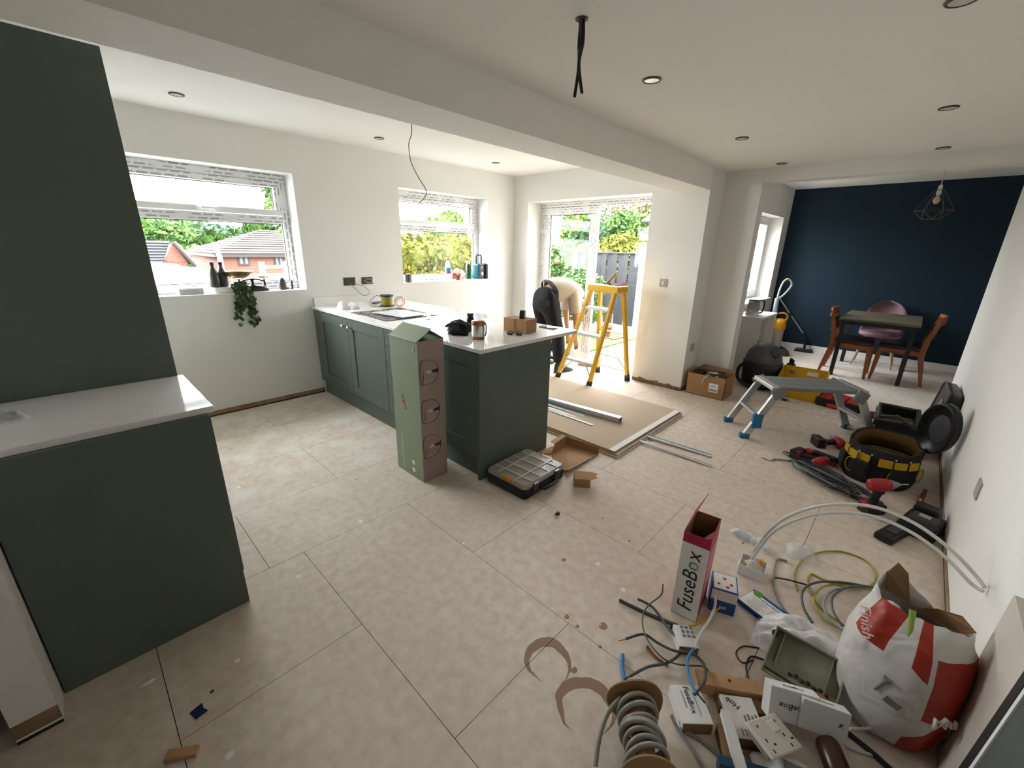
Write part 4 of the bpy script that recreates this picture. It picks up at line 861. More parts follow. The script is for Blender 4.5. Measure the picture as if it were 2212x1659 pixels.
# ================================================================ FLOOR BY THE PENINSULA
# organiser case
t = thing('organiser_case', 'black parts organiser case with clear lid and amber latches', 'case', (-1.655, 1.905, 0), .02)
part('tray', G().loft([[Vector((a, b, z)) for a, b in rrect(.35-e, .42-e, .03)] for z, e in ((0, .03), (.01, 0), (.072, 0))]), BLACK, t)
LID = film_mat('smoky_clear_lid', (.62, .57, .52), .45, .15)
part('lid', G().loft([[Vector((a, b, z)) for a, b in rrect(.345-e, .415-e, .03)] for z, e in ((.072, 0), (.092, 0), (.1, .015))]), LID, t)
RIB = film_mat('clear_rib', (.8, .76, .72), .25, .2)
for y in (-.13, -.045, .045, .13): part('lid_rib', G().box((0, y, .1035), (.31, .008, .005)), RIB, t)
for x in (-.075, .075): part('lid_rib', G().box((x, 0, .1035), (.008, .38, .005)), RIB, t)
for x in (-.1, 0, .1):
    for y in (-.17, -.088, 0, .088, .17): part('compartment_cup', G().box((x, y, .06), (.085, .07, .03)), mat('cup_contents', '#5f554d', rough=.6, var=.4, vscale=40), t, bev=.006)
AMBR = mat('amber_latch', '#c07f22', rough=.4)
for y, s in ((-.2, 1), (.2, -1)): part('side_latch', G().box((0.02, y, .094), (.10, .028, .016)), AMBR, t, bev=.004)
for y in (-.11, .11): l_ = part('front_latch', G().box((.178, y, .062), (.014, .05, .06)), DGREY, t, bev=.004); part('latch_hinge', G().cyl((.18, y-.02, .09), (.18, y+.02, .09), .006, n=8), STEEL, l_)
part('carry_handle', G().tube([(.17, -.07, .045), (.215, -.065, .045), (.22, 0, .045), (.215, .065, .045), (.17, .07, .045)], .011, 8), BLACK, t)
# torn open cardboard tray
t = thing('open_cardboard_tray', 'opened out brown cardboard tray beside the organiser case', 'cardboard', (-1.65, 2.33, 0)); c = -Vector(t.location)
def q3(pts, **k): return G(Matrix.Translation(c)).add(pts, [tuple(range(len(pts)))])
part('tray_floor', q3([(-1.75, 2.31, .004), (-1.78, 2.52, .004), (-1.50, 2.57, .004), (-1.485, 2.17, .03), (-1.555, 2.14, .012)]), CARD, t, sol=.004)
part('back_wall', q3([(-1.78, 2.52, .004), (-1.50, 2.57, .004), (-1.50, 2.575, .06), (-1.785, 2.53, .07)]), CARD, t, sol=.004); part('side_wall', q3([(-1.75, 2.31, .004), (-1.78, 2.52, .004), (-1.785, 2.53, .07), (-1.765, 2.36, .07)]), CARD, t, sol=.004)
part('side_wall_lip', q3([(-1.785, 2.53, .07), (-1.765, 2.36, .07), (-1.815, 2.37, .068), (-1.832, 2.54, .068)]), CARD, t, sol=.004); part('left_flap', q3([(-1.75, 2.31, .006), (-1.775, 2.47, .006), (-1.835, 2.41, .004), (-1.838, 2.22, .004)]), CARD, t, sol=.003)
t = thing('small_cardboard_box', 'small torn brown cardboard box in front of the tray', 'cardboard', (-1.35, 2.13, 0), -.9); part('box_wall', G().box((-.052, 0, .03), (.003, .1, .06)), CARD, t); part('box_wall', G().box((.052, 0, .03), (.003, .1, .06)), CARD, t)
for y in (-.05, .05): part('box_wall', G().box((0, y, .03), (.105, .003, .06)), CARD, t)
part('torn_lid', G().add([(-.054, -.052, .061), (.054, -.052, .061), (.054, .055, .061), (.02, .10, .062), (0, .085, .062), (-.03, .105, .062), (-.054, .06, .061)], [tuple(range(7))]), CARD, t, sol=.003)
# plasterboard stack
PBT = mat('plasterboard_face', '#b3a08c', rough=.85, spec=.2, var=.04, vscale=2); PBE = mat('plasterboard_edge', '#d8d6d2', rough=.8)
for i, (dx, dy, rz, l) in enumerate(((0.0, -.02, 0.0, 'bottom plasterboard sheet of the stack on the floor'), (-.012, .0, .004, 'middle plasterboard sheet of the stack'), (-.035, .012, -.003, 'top plasterboard sheet of the stack, under the metal channel'))):
    t = thing('plasterboard_sheet', l, 'plasterboard', (-2.16+dx, 3.23+dy, .0132*i), rz, 'plasterboard sheets stacked on the floor'); part('board', G().bb((-.8, -.605, 0), (.795, .605, .0125)), PBT, t); part('white_edge', G().bb((.745 if i == 2 else .7951, -.6, .0005 if i < 2 else .0126), (.797, .6, .0120 if i < 2 else .0130)), PBE, t)
t = thing('metal_stud_channel', 'grey galvanised stud channel lying on the plasterboard', 'channel', (-2.08, 3.13, .041), .09); part('channel_web', G().bb((-.43, -.018, .0), (.42, .03, .002)), ALU, t); part('channel_flange', G().bb((-.43, -.02, 0), (.42, -.018, .045)), ALU, t); part('channel_flange', G().bb((-.43, .03, 0), (.42, .032, .045)), ALU, t); part('channel_top', G().bb((-.43, -.018, .043), (.42, .03, .045)), mat('galvanised', '#a9acae', rough=.4, metal=.5), t)
def strip(name, label, a, b, w, h_, m, m2, lift=0):
    a, b = Vector(a), Vector(b); d = b-a; L_ = d.length; t = thing(name, label, 'strip', (a+b)/2, (0, -math.asin(d.z/L_), math.atan2(d.y, d.x)), 'long trim strips over the plasterboard'); part('strip_face', G().box((0, 0, h_/2), (L_, w, h_)), m, t, bev=.001); part('strip_edge', G().box((0, w/2, h_*.75), (L_, .008, h_*1.2)), m2, t); return t
BLT = mat('blue_film', '#5f93c4', rough=.3); WST = mat('white_trim', '#c9cac8', rough=.4)
strip('long_trim_strip', 'long trim strip with blue protective film, end resting on the floor', (-2.56, 3.02, .046), (-0.87, 3.165, .002), .035, .008, WST, BLT)
strip('long_trim_strip', 'long plain white trim strip beside the blue filmed one', (-2.56, 2.97, .044), (-0.81, 3.00, .002), .02, .006, WST, ALU)
strip('short_trim_strip', 'short white strip ending midway across the plasterboard', (-2.50, 2.93, .041), (-1.79, 2.93, .041), .02, .005, WST, WST)
# ================================================================ YELLOW STEP LADDER
t = thing('step_ladder', 'yellow fibreglass step ladder with aluminium treads in front of the patio door', 'ladder', (-2.62, 4.2, 0)); M0 = Matrix.Translation(-Vector(t.location))
FL, FR, RL, RR = Vector((-2.94, 3.90, 0)), Vector((-2.47, 3.87, 0)), Vector((-2.76, 4.52, 0)), Vector((-2.31, 4.47, 0))
TL, TR, TLb, TRb = Vector((-2.695, 4.13, 1.06)), Vector((-2.375, 4.10, 1.06)), Vector((-2.665, 4.27, 1.06)), Vector((-2.345, 4.24, 1.06))
def stile(name, a, b, w=.035, d=.055):
    ax = (b-a).normalized(); u = Vector((1, 0, 0)); u = (u-ax*u.dot(ax)).normalized(); v = ax.cross(u); g = G(M0)
    g.add([p+u*i*w/2+v*j*d/2 for p in (a, b) for i, j in ((-1, -1), (1, -1), (1, 1), (-1, 1))], [(0, 3, 2, 1), (4, 5, 6, 7), (0, 1, 5, 4), (1, 2, 6, 5), (2, 3, 7, 6), (3, 0, 4, 7)]); return part(name, g, YELLOW, t, bev=.004)
RUB = mat('black_rubber', (.02, .02, .021), rough=.8)
for a, b in ((FL, TL), (FR, TR), (RL, TLb), (RR, TRb)):
    s_ = stile('stile', a+(b-a)*.02, b); g = G(M0); dr = (b-a).normalized(); g.cyl(a, a+dr*.085, .036, .032, n=8, smooth=False); part('rubber_foot', g, RUB, s_)
for k in (.25, .54, .82):
    a, b = FL.lerp(TL, k), FR.lerp(TR, k); g = G(M0); mid = (a+b)/2; d = b-a; g.box(mid+Vector((0, .03, 0)), (d.length-.03, .10, .03), (0, 0, math.atan2(d.y, d.x))); part('tread', g, ALU, t, bev=.003)
a, b = RL.lerp(TLb, .25), RR.lerp(TRb, .25)
part('rear_brace', G(M0).tube([a, b], .012, 6), ALU, t); part('rear_brace', G(M0).tube([RL.lerp(TLb, .1), a.lerp(b, .3)], .008, 6), ALU, t); part('rear_brace', G(M0).tube([RR.lerp(TRb, .1), a.lerp(b, .7)], .008, 6), ALU, t)
part('front_brace', G(M0).tube([FL.lerp(TL, .1), FL.lerp(TL, .25).lerp(FR.lerp(TR, .25), .3)], .009, 6), ALU, t); part('front_brace', G(M0).tube([FR.lerp(TR, .1), FL.lerp(TL, .25).lerp(FR.lerp(TR, .25), .7)], .009, 6), ALU, t)
for f, r in ((FL.lerp(TL, .55), RL.lerp(TLb, .52)), (FR.lerp(TR, .55), RR.lerp(TRb, .52))): mm = (f+r)/2+Vector((0, 0, -.03)); part('spreader_bar', G(M0).tube([f, mm, r], .008, 6), ALU, t)
part('rear_rung', G(M0).tube([RL.lerp(TLb, .55), RR.lerp(TRb, .55)], .010, 6), ALU, t)
part('top_platform', G(M0).box((TL+TR+TLb+TRb)/4+Vector((0, 0, .03)), (.42, .20, .075), (0, 0, -.09)), YELLOW, t, bev=.012)
zt_l = 1.128
hm = thing('hammer', 'hammer with wooden handle poking up from the ladder top', 'hammer', (-2.56, 4.22, zt_l)); part('handle', G().tube([(0, 0, .012), (.03, .02, .05), (.08, .05, .12)], [.013, .012, .016], 8), mat('ash_handle', '#9c7a48', rough=.6), hm); part('head', G().cyl((-.05, .02, .014), (.05, -.01, .014), .013, n=10), DGREY, hm)
pt = thing('red_pliers', 'red handled pliers lying on the ladder top', 'pliers', (-2.43, 4.17, zt_l), .5)
for k in (-1, 1): part('handle', G().tube([(0, 0, .008), (.05, k*.02, .009), (.12, k*.014, .012 if k < 0 else .03)], .008, 6), RED, pt)
part('jaw', G().box((-.03, 0, .008), (.06, .016, .012)), DGREY, pt, bev=.003)
# ================================================================ PERSON bending by the patio door
def skin(name, verts, edges, m, parent, root=0, sub=2):
    me = bpy.data.meshes.new(name); me.from_pydata([v[:3] for v in verts], edges, []); me.materials.append(m)
    o = bpy.data.objects.new(name, me); COL.objects.link(o); o.parent = parent
    o.modifiers.new('skin', 'SKIN').use_smooth_shade = True
    if not me.skin_vertices: raise RuntimeError('skin layer')
    for i, v in enumerate(verts): sv = me.skin_vertices[0].data[i]; sv.radius = (v[3], v[4] if len(v) > 4 else v[3]); sv.use_root = (i == root)
    sb = o.modifiers.new('sub', 'SUBSURF'); sb.levels = sub; sb.render_levels = sub
    return o
per = thing('person', 'person in pale t-shirt and black work trousers bending down by the patio door', 'person', (-3.2, 4.2, 0)); pc = Vector(per.location)  # body points below are world positions
SKIN = mat('skin_tone', '#b07f68', rough=.55, spec=.3); SHIRT = mat('pale_tshirt', '#bdb2a4', rough=.9, spec=.1, var=.05, vscale=9, bump=.4, bscale=18); TROU = mat('black_trousers', (.014, .014, .016), rough=.8, spec=.2, bump=.5, bscale=20); HAIR = mat('dark_hair', '#2a2019', rough=.7)
def rel(l): return [(v[0]-pc.x, v[1]-pc.y, v[2])+tuple(v[3:]) for v in l]
V = [(-3.36, 4.22, .93, .12), (-3.33, 4.31, 1.0, .11), (-3.28, 4.42, 1.02, .115), (-3.21, 4.54, .97, .125), (-3.16, 4.62, .89, .06), (-3.13, 4.67, .82, .085), (-3.11, 4.70, .73, .08),
     (-3.06, 4.45, .92, .065), (-3.035, 4.46, .66, .042), (-3.05, 4.50, .40, .028), (-3.05, 4.52, .33, .034),
     (-3.36, 4.66, .92, .065), (-3.35, 4.66, .66, .042), (-3.29, 4.65, .42, .028), (-3.28, 4.65, .35, .034),
     (-3.27, 4.17, .88, .09), (-3.12, 4.21, .48, .06), (-3.02, 4.15, .09, .045), (-2.985, 4.27, .045, .04),
     (-3.47, 4.26, .88, .09), (-3.44, 4.32, .48, .06), (-3.40, 4.26, .09, .045), (-3.37, 4.38, .045, .04)]
E_ = [(0, 1), (1, 2), (2, 3), (3, 4), (4, 5), (5, 6), (3, 7), (7, 8), (8, 9), (9, 10), (3, 11), (11, 12), (12, 13), (13, 14), (0, 15), (15, 16), (16, 17), (17, 18), (0, 19), (19, 20), (20, 21), (21, 22)]
for palm, s in ((10, 1), (14, -1)):
    p = V[palm]
    for k in range(4):
        off = (-.024+.016*k); L_ = (.062, .072, .068, .055)[k]; b = len(V)
        V += [(p[0]+off, p[1]+.006, p[2]-.035, .010), (p[0]+off*1.05, p[1]+.014, p[2]-.035-L_*.55, .009), (p[0]+off*1.0, p[1]-.004, p[2]-.035-L_, .008)]
        E_ += [(palm, b), (b, b+1), (b+1, b+2)]
    b = len(V); V += [(p[0]-s*.038, p[1]+.02, p[2]-.012, .011), (p[0]-s*.045, p[1]+.03, p[2]-.045, .009)]; E_ += [(palm, b), (b, b+1)]
skin('body', rel(V), E_, SKIN, per)
TV = [(-3.36, 4.20, .91, .19), (-3.34, 4.29, .985, .165), (-3.23, 4.17, .84, .14), (-3.19, 4.19, .66, .105), (-3.12, 4.20, .48, .092), (-3.065, 4.17, .28, .085), (-3.03, 4.16, .10, .085), (-3.49, 4.26, .84, .14), (-3.465, 4.30, .66, .105), (-3.44, 4.31, .48, .092), (-3.42, 4.29, .28, .085), (-3.40, 4.27, .10, .085)]
skin('trousers', rel(TV), [(0, 1), (0, 2), (2, 3), (3, 4), (4, 5), (5, 6), (0, 7), (7, 8), (8, 9), (9, 10), (10, 11)], TROU, per)
# t-shirt: lofted round the bent back, hem hanging loose, short sleeves
def ring(c, ax, up, rw, rt, n=20, sag=0):
    c, ax, up = Vector(c)-pc*1, Vector(ax).normalized(), Vector(up); c.z += pc.z; up = (up-ax*up.dot(ax)).normalized(); sd = ax.cross(up)
    return [c+sd*math.cos(2*PI*i/n)*rw+up*math.sin(2*PI*i/n)*rt-(Vector((0, 0, sag)) if math.sin(2*PI*i/n) < -.2 else Vector()) for i in range(n)]
PERS = per
rs = [ring((-3.335, 4.29, 1.0), (.4, .9, .35), (0, -.3, 1), .19, .125, sag=.03), ring((-3.31, 4.36, 1.025), (.45, .9, .2), (0, -.2, 1), .205, .135, sag=.05), ring((-3.27, 4.44, 1.03), (.5, .85, 0), (0, 0, 1), .21, .135, sag=.04), ring((-3.22, 4.52, 1.0), (.5, .8, -.4), (0, .3, 1), .215, .13, sag=.02), ring((-3.18, 4.59, .94), (.4, .7, -.8), (0, .6, .8), .19, .11), ring((-3.15, 4.64, .88), (.3, .5, -1), (0, .8, .5), .09, .08)]
g = G(); g.loft(rs, cap=False); part('t_shirt', g, SHIRT, per, sub=1, sol=.006)
for a, b in (((-3.08, 4.46, .93), (-3.04, 4.455, .72)), ((-3.34, 4.655, .93), (-3.35, 4.66, .72))):
    g = G(Matrix.Translation(-pc)); a, b = Vector(a), Vector(b); g.tube([a+Vector((-.03 if a.x > -3.2 else .03, .02, .03)), a, a.lerp(b, .5), b], [.09, .088, .082, .085], 14); part('sleeve', g, SHIRT, per)
part('belt', G().loft([ring((-3.345, 4.265, .965), (.4, .9, .45), (0, -.4, 1), .178, .155), ring((-3.337, 4.285, .985), (.4, .9, .45), (0, -.4, 1), .176, .152)], cap=False), mat('dark_belt', '#23283a', rough=.7), per, sol=.008)
part('back_pocket', G(Matrix.Translation(-pc)).box((-3.24, 4.065, .83), (.13, .012, .13), (.25, 0, .35)), mat('trouser_pocket', (.022, .021, .02), rough=.75), per, bev=.004)
for (x, y, a) in ((-3.01, 4.18, -.3), (-3.39, 4.29, -.25)):
    g = G(Matrix.Translation(-pc) @ Matrix.Translation((x, y, 0)) @ Matrix.Rotation(a, 4, 'Z')); 
    g.loft([[Vector((px*w, py*l+yo, z)) for px, py in rrect(1, 1, .45)] for w, l, yo, z in ((.098, .29, .03, 0), (.102, .295, .03, .025), (.095, .27, .02, .05), (.08, .16, -.03, .085), (.075, .13, -.04, .11))]); part('shoe', g, mat('black_boot', (.016, .015, .015), rough=.35), per)
part('hair', G(Matrix.Translation(-pc)).ball((-3.115, 4.69, .755), .094, 16, 10, (.95, .95, 1.05)), HAIR, per)
per.location = (-3.275, 4.2, 0)
# saw on the floor by the person
t = thing('mitre_saw', 'black and silver machine on the floor by the person', 'machine', (-3.62, 4.55, 0), .3); part('base', G().box((0, 0, .04), (.34, .26, .08)), DGREY, t, bev=.01); part('motor_head', G().cyl((-.06, -.02, .2), (.1, -.02, .2), .07, n=18), BLACK, t); part('blade_guard', G().cyl((-.09, -.02, .18), (-.06, -.02, .18), .12, n=24), ALU, t); part('arm', G().box((-.02, .07, .13), (.06, .08, .16), (.3, 0, 0)), DGREY, t, bev=.008); part('handle', G().tube([(.05, -.06, .25), (.05, -.14, .27), (.05, -.2, .22)], .018, 8), BLACK, t)
t = thing('timber_offcut', 'short timber offcut on the floor behind the ladder', 'timber', (-3.04, 4.66, 0), .3); part('block', G().box((0, 0, .025), (.2, .07, .05)), mat('pine', '#b08d62', rough=.7, var=.12, vscale=8), t, bev=.002); part('clamp', G().box((.03, 0, .06), (.1, .05, .02)), DGREY, t, bev=.004)

# ================================================================ BY THE OPENING
# brown box of offcuts
t = thing('open_cardboard_box', 'open brown cardboard box of electrical offcuts beside the pillar', 'box', (-1.445, 4.715, 0), 0.0)
bw, bd, bh = .40, .30, .235
for n_, a, b in (('box_wall', (-bw/2, -bd/2, 0), (bw/2, -bd/2+.005, bh)), ('box_wall', (-bw/2, bd/2-.005, 0), (bw/2, bd/2, bh)), ('box_wall', (-bw/2, -bd/2, 0), (-bw/2+.005, bd/2, bh)), ('box_wall', (bw/2-.005, -bd/2, 0), (bw/2, bd/2, bh)), ('box_floor', (-bw/2, -bd/2, 0), (bw/2, bd/2, .005))): part(n_, G().bb(a, b), CARD, t)
for a in ([(-bw/2, bd/2, bh), (bw/2, bd/2, bh), (bw/2-.03, bd/2+.02, bh+.035), (-bw/2+.06, bd/2+.02, bh+.045)], [(-bw/2, -bd/2, bh), (-bw/2, bd/2, bh), (-bw/2+.03, bd/2-.03, bh+.02), (-bw/2+.01, 0, bh+.03)]): part('flap', G().add(a, [(0, 1, 2, 3)]), CARD, t, sol=.004)
lb = part('shipping_label', G().bb((.04, -bd/2-.0008, .07), (.135, -bd/2, .165)), PAPER, t)
text_part('label_text', 'LAP', .03, INK, lb, (.085, -bd/2-.0012, .135), (PI/2, 0, 0)); bc_ = G()
for k in range(14): bc_.bb((.05+k*.0055, -bd/2-.0012, .08), (.05+k*.0055+(.0025 if k % 3 else .004), -bd/2-.0008, .105))
part('barcode', bc_, INK, lb)
part('hanging_cable', G().tube(smooth_path([(.05, -.05, bh-.03), (.02, -bd/2-.01, bh+.01), (-.02, -bd/2-.012, bh-.04), (-.03, -bd/2-.012, bh-.10)]), .004, 6), WCAB, t)
rr = random.Random(5)
for k in range(9):
    g = G(); m_ = (DGREY, GREY, WHITEP, BLACK, ALU)[k % 5]; x, y = rr.uniform(-.14, .14), rr.uniform(-.09, .09)
    if k % 3: g.box((x, y, .155+k*.011), (rr.uniform(.06, .14), rr.uniform(.03, .06), .015), (rr.uniform(-.2, .2), rr.uniform(-.15, .15), rr.uniform(0, 3)))
    else: g.tube(smooth_path([(x, y, .17), (x+.08, y+.05, .24), (x-.04, y+.1, .22), (x-.1, y, .2)]), .006, 6)
    o = solo('electrical_offcut', g, m_, 'loose electrical offcut in the open cardboard box', 'offcut', 'offcuts in the open cardboard box'); o.location = Vector(o.location)+Vector(t.location)
part('offcut_bed', G().box((0, 0, .068), (bw-.02, bd-.02, .126)), mat('mixed_rubble', '#3c3a36', rough=.8, var=.6, vscale=30, vcol='#8a8780'), t)
# black wet vac
t = thing('tub_vacuum', 'black tub vacuum with grey domed top beside the cardboard box', 'vacuum', (-1.13, 5.44, 0.004), .1)
part('tub', G().lathe([(.16, 0), (.19, .03), (.2, .20), (.205, .30), (.2, .305)], 28), BLACK, t); part('domed_top', G().lathe([(.19, .305), (.19, .33), (.17, .41), (.12, .48), (.06, .51), (0, .515)], 28), mat('charcoal_plastic', (.085, .085, .088), rough=.45), t); part('control_panel', G().box((.10, -.09, .42), (.12, .09, .10), (.6, .45, -.5)), DGREY, t, bev=.01)
for a in (-.6, 1.5, 3.4): part('castor', G().ball((.16*math.cos(a), .16*math.sin(a), .025), .03, 10, 8), BLACK, t)
part('hose', G().tube(smooth_path([(-.16, -.08, .28), (-.22, -.1, .2), (-.2, -.14, .08), (-.05, -.22, .04), (.12, -.2, .05)]), .02, 8), BLACK, t)
t = thing('power_tool', 'black and red power tool standing by the tub vacuum', 'power tool', (-.90, 5.75, 0.004), .4); part('motor_body', G().cyl((0, 0, .06), (0, 0, .26), .055, .045, n=16), BLACK, t); part('red_collar', G().cyl((0, 0, .14), (0, 0, .19), .056, n=16), RED, t); part('top_handle', G().tube([(0, -.05, .24), (0, -.06, .31), (0, .05, .31), (0, .05, .24)], .014, 8), BLACK, t); part('base_plate', G().box((.04, 0, .03), (.2, .12, .06)), BLACK, t, bev=.01)
# yellow crate
t = thing('yellow_crate', 'yellow plastic crate behind the aluminium work platform', 'crate', (-.70, 5.34, 0.004), .08)
CRY = mat('yellow_crate_plastic', '#c49a13', rough=.5); W0, D0, W1_, D1, Hc = .30, .26, .42, .38, .26
def crate_side(a, b, c, d): return G().add([a, b, c, d], [(0, 1, 2, 3)])
B4 = [(-W0/2, -D0/2, 0), (W0/2, -D0/2, 0), (W0/2, D0/2, 0), (-W0/2, D0/2, 0)]; T4 = [(-W1_/2, -D1/2, Hc-.05), (W1_/2, -D1/2, Hc-.05), (W1_/2, D1/2, Hc+.02), (-W1_/2, D1/2, Hc+.02)]
for i in range(4): part('crate_wall', crate_side(B4[i], B4[(i+1) % 4], T4[(i+1) % 4], T4[i]), CRY, t, sol=.006)
part('crate_floor', G().add(B4, [(0, 1, 2, 3)]), CRY, t, sol=.006); part('rim', G().tube(T4, .010, 6, True), CRY, t)
part('white_label', G().bb((.02, D1/2-.022, Hc-.05), (.12, D1/2-.018, Hc-.01)), PAPER, t)
part('label_square', G().bb((-.14, D1/2-.022, Hc-.05), (-.10, D1/2-.018, Hc-.02)), GREY, t)
# aluminium work platform
t = thing('work_platform', 'folding aluminium work platform with blue feet', 'platform', (-.50, 4.19, 0), .66); HT = .46
DECK = mat('ribbed_deck', '#8a8d8d', rough=.5, metal=.5)
for k in range(3): part('deck_plank', G().bb((-.34, -.165+.112*k, HT-.03), (.34, -.165+.112*k+.108, HT)), DECK, t, bev=.003)
for s in (-1, 1):
    part('nosing', G().bb((s*.34-.03, -.17, HT-.035), (s*.34+.03, .17, HT+.003)), ALU, t, bev=.008)
    for y in (-.165, .165):
        leg = part('leg', G().add([(s*.30+dx, y+dy, HT-.01) for dx, dy in ((-.03, -.014), (.03, -.014), (.03, .014), (-.03, .014))]+[(s*.51+dx, y*1.06+dy, .02) for dx, dy in ((-.03, -.014), (.03, -.014), (.03, .014), (-.03, .014))], [(0, 1, 2, 3), (7, 6, 5, 4), (0, 4, 5, 1), (1, 5, 6, 2), (2, 6, 7, 3), (3, 7, 4, 0)]), ALU, t, bev=.002)
        part('rubber_foot', G().box((s*.515, y*1.06, .022), (.075, .04, .044)), mat('blue_rubber', '#2f6d99', rough=.6), leg, bev=.004)
        if y < 0: part('blue_sleeve', G().box((s*.44, y*1.05-.005, .16), (.075, .036, .12), (0, .0, 0)), MATS['blue_rubber'], leg, bev=.003) if s < 0 else None
        part('hinge_cover', G().box((s*.315, y*1.06, HT-.05), (.10, .022, .10), (0, s*.4, 0)), GREY, t, bev=.01)
    part('step', G().box((s*.42, 0, .20), (.06, .32, .022)), ALU, t, bev=.003)
# red organiser
t = thing('red_parts_tray', 'black parts tray with red compartments behind the work platform', 'tray', (-.33, 5.30, 0.004), -.1); part('tray_body', G().loft([[Vector((a, b, z)) for a, b in rrect(.38-e, .30-e, .03)] for z, e in ((0, .02), (.01, 0), (.085, 0))]), BLACK, t)
for i in range(3):
    for j in range(2): part('red_cup', G().box((-.115+.115*i, -.065+.13*j, .08), (.10, .115, .03), (random.uniform(-.2, .2), random.uniform(-.2, .2), 0)), mat('bright_red_plastic', '#c0301f', rough=.45), t, bev=.006)
part('front_latch', G().box((0, -.155, .03), (.16, .016, .035)), MATS['bright_red_plastic'], t, bev=.004)
# black tool case with lid against the wall
t = thing('black_tool_case', 'open black tool case with lid propped against the right wall', 'tool case', (.11, 4.52, 0), .03)
cw, cd, ch = .26, .50, .26
for a, b in (((-cw/2, -cd/2, 0), (cw/2, -cd/2+.02, ch)), ((-cw/2, cd/2-.02, 0), (cw/2, cd/2, ch)), ((-cw/2, -cd/2, 0), (-cw/2+.02, cd/2, ch)), ((cw/2-.02, -cd/2, 0), (cw/2, cd/2, ch)), ((-cw/2, -cd/2, 0), (cw/2, cd/2, .02))): part('case_wall', G().bb(a, b), BLACK, t, bev=.006)
part('contents', G().bb((-cw/2+.02, -cd/2+.02, .02), (cw/2-.02, cd/2-.02, ch*.7)), mat('tool_jumble', '#26211a', rough=.7, var=.7, vscale=25, vcol='#7d6a4a'), t)
part('rim_trim', G().tube([(-cw/2, -cd/2, ch), (cw/2, -cd/2, ch), (cw/2, cd/2, ch), (-cw/2, cd/2, ch)], .010, 6, True), DGREY, t)
for y in (-.15, 0, .15): part('latch', G().box((-cw/2-.008, y, ch-.04), (.018, .06, .07)), GREY, t, bev=.004)
for y in (-.12, -.04, .04, .12): part('hinge_clip', G().box((cw/2+.02, y, ch-.02), (.05, .03, .03)), GREY, t, bev=.004)
part('carry_handle', G().tube([(-cw/2, -.1, ch*.9), (-.02, -cd/2-.02, ch+.06), (.1, -cd/2, ch*.9)], .012, 8), DGREY, t)
M = Matrix.Translation((cw/2+.05, 0, ch-.02)) @ Matrix.Rotation(.12, 4, 'Y')
lid = part('lid', G(M).loft([[Vector((z, b, a+.16)) for a, b in rrect(.30-e, cd-e, .05)] for z, e in ((0, .02), (.01, 0), (.06, 0), (.08, .03))]), BLACK, t); part('lid_rim', G(M).tube([(-.002, b, a+.16) for a, b in rrect(.30, cd, .05)], .008, 6, True), DGREY, lid); part('lid_label', G(M).box((-.003, -.05, .16), (.004, .09, .12)), GREY, lid)
# tool bag
t = thing('tool_bag', 'open black fabric tool bag with yellow pockets', 'tool bag', (.08, 3.78, 0), -.15)
CAN = mat('black_canvas', (.013, .012, .011), rough=.85, bump=.5, bscale=60); YCAN = mat('yellow_canvas', '#b8930f', rough=.8)
def el(a, b, z, n=28): return [Vector((a*math.cos(2*PI*i/n)*(1 if 1 else 0), b*math.sin(2*PI*i/n), z)) for i in range(n)]
se = lambda a, b, z, n=32: [Vector((a*math.copysign(abs(math.cos(2*PI*i/n))**.7, math.cos(2*PI*i/n)), b*math.copysign(abs(math.sin(2*PI*i/n))**.7, math.sin(2*PI*i/n)), z)) for i in range(n)]
part('bag_wall', G().loft([se(.18, .24, 0), se(.19, .25, .02), se(.185, .245, .15), se(.19, .25, .26)], cap=False), CAN, t, sol=.012); part('bag_floor', G().loft([se(.18, .24, .004), se(.18, .24, .014)]), CAN, t)
part('inner_lining', G().loft([se(.172, .232, .14), se(.176, .236, .255)], cap=False), mat('brown_lining', '#5c420f', rough=.85), t, sol=.004); part('contents', G().loft([se(.165, .225, .02), se(.165, .225, .13)]), mat('tool_jumble2', '#1c1813', rough=.7, var=.7, vscale=30, vcol='#6b5a3a'), t)
for k, a in enumerate((-2.6, -2.1, -1.75, -1.4, -1.0, -.5)):
    c_, s_ = math.cos(a), math.sin(a); x, y = .193*math.copysign(abs(c_)**.7, c_), .253*math.copysign(abs(s_)**.7, s_); rz = math.atan2(y*.6, x)
    f_ = part('pocket_flap', G(Matrix.Translation((x, y, .185)) @ Matrix.Rotation(rz, 4, 'Z')).box((0.006, 0, 0), (.008, .075, .055), (0, -.08, 0)), YCAN, t, bev=.003)
    if k % 2 == 0: part('pocket', G(Matrix.Translation((x, y, .10)) @ Matrix.Rotation(rz, 4, 'Z')).box((.014, 0, 0), (.03, .1, .13)), CAN, t, bev=.012)
    part('rivet', G(Matrix.Translation((x, y, .225)) @ Matrix.Rotation(rz, 4, 'Z')).ball((.008, .045, 0), .006, 8, 6), STEEL, t)
for a in (-2.2, -1.0, -.2):
    c_, s_ = math.cos(a), math.sin(a); x, y = .205*c_, .265*s_; rz = math.atan2(y, x); part('webbing_loop', G(Matrix.Translation((x, y, .1)) @ Matrix.Rotation(rz, 4, 'Z')).tube([(.012, .035*math.sin(b*PI/10), .05*math.cos(b*PI/10)) for b in range(20)], .004, 5, True), YCAN, t)
Cl = Vector((.285, 3.74, .43)); Ll = Vector((.10, -.36, .62)).normalized(); nn = ((C0-Cl).normalized()+Vector((-.7, 0, .15))); nn = (nn-Ll*nn.dot(Ll)).normalized(); Sl = nn.cross(Ll)
iM = t.matrix_basis.inverted()
def lid_ring(k, off, n_=28): return [iM @ (Cl+Ll*.21*k*math.cos(2*PI*i/n_)+Sl*.125*k*math.sin(2*PI*i/n_)+nn*off) for i in range(n_)]
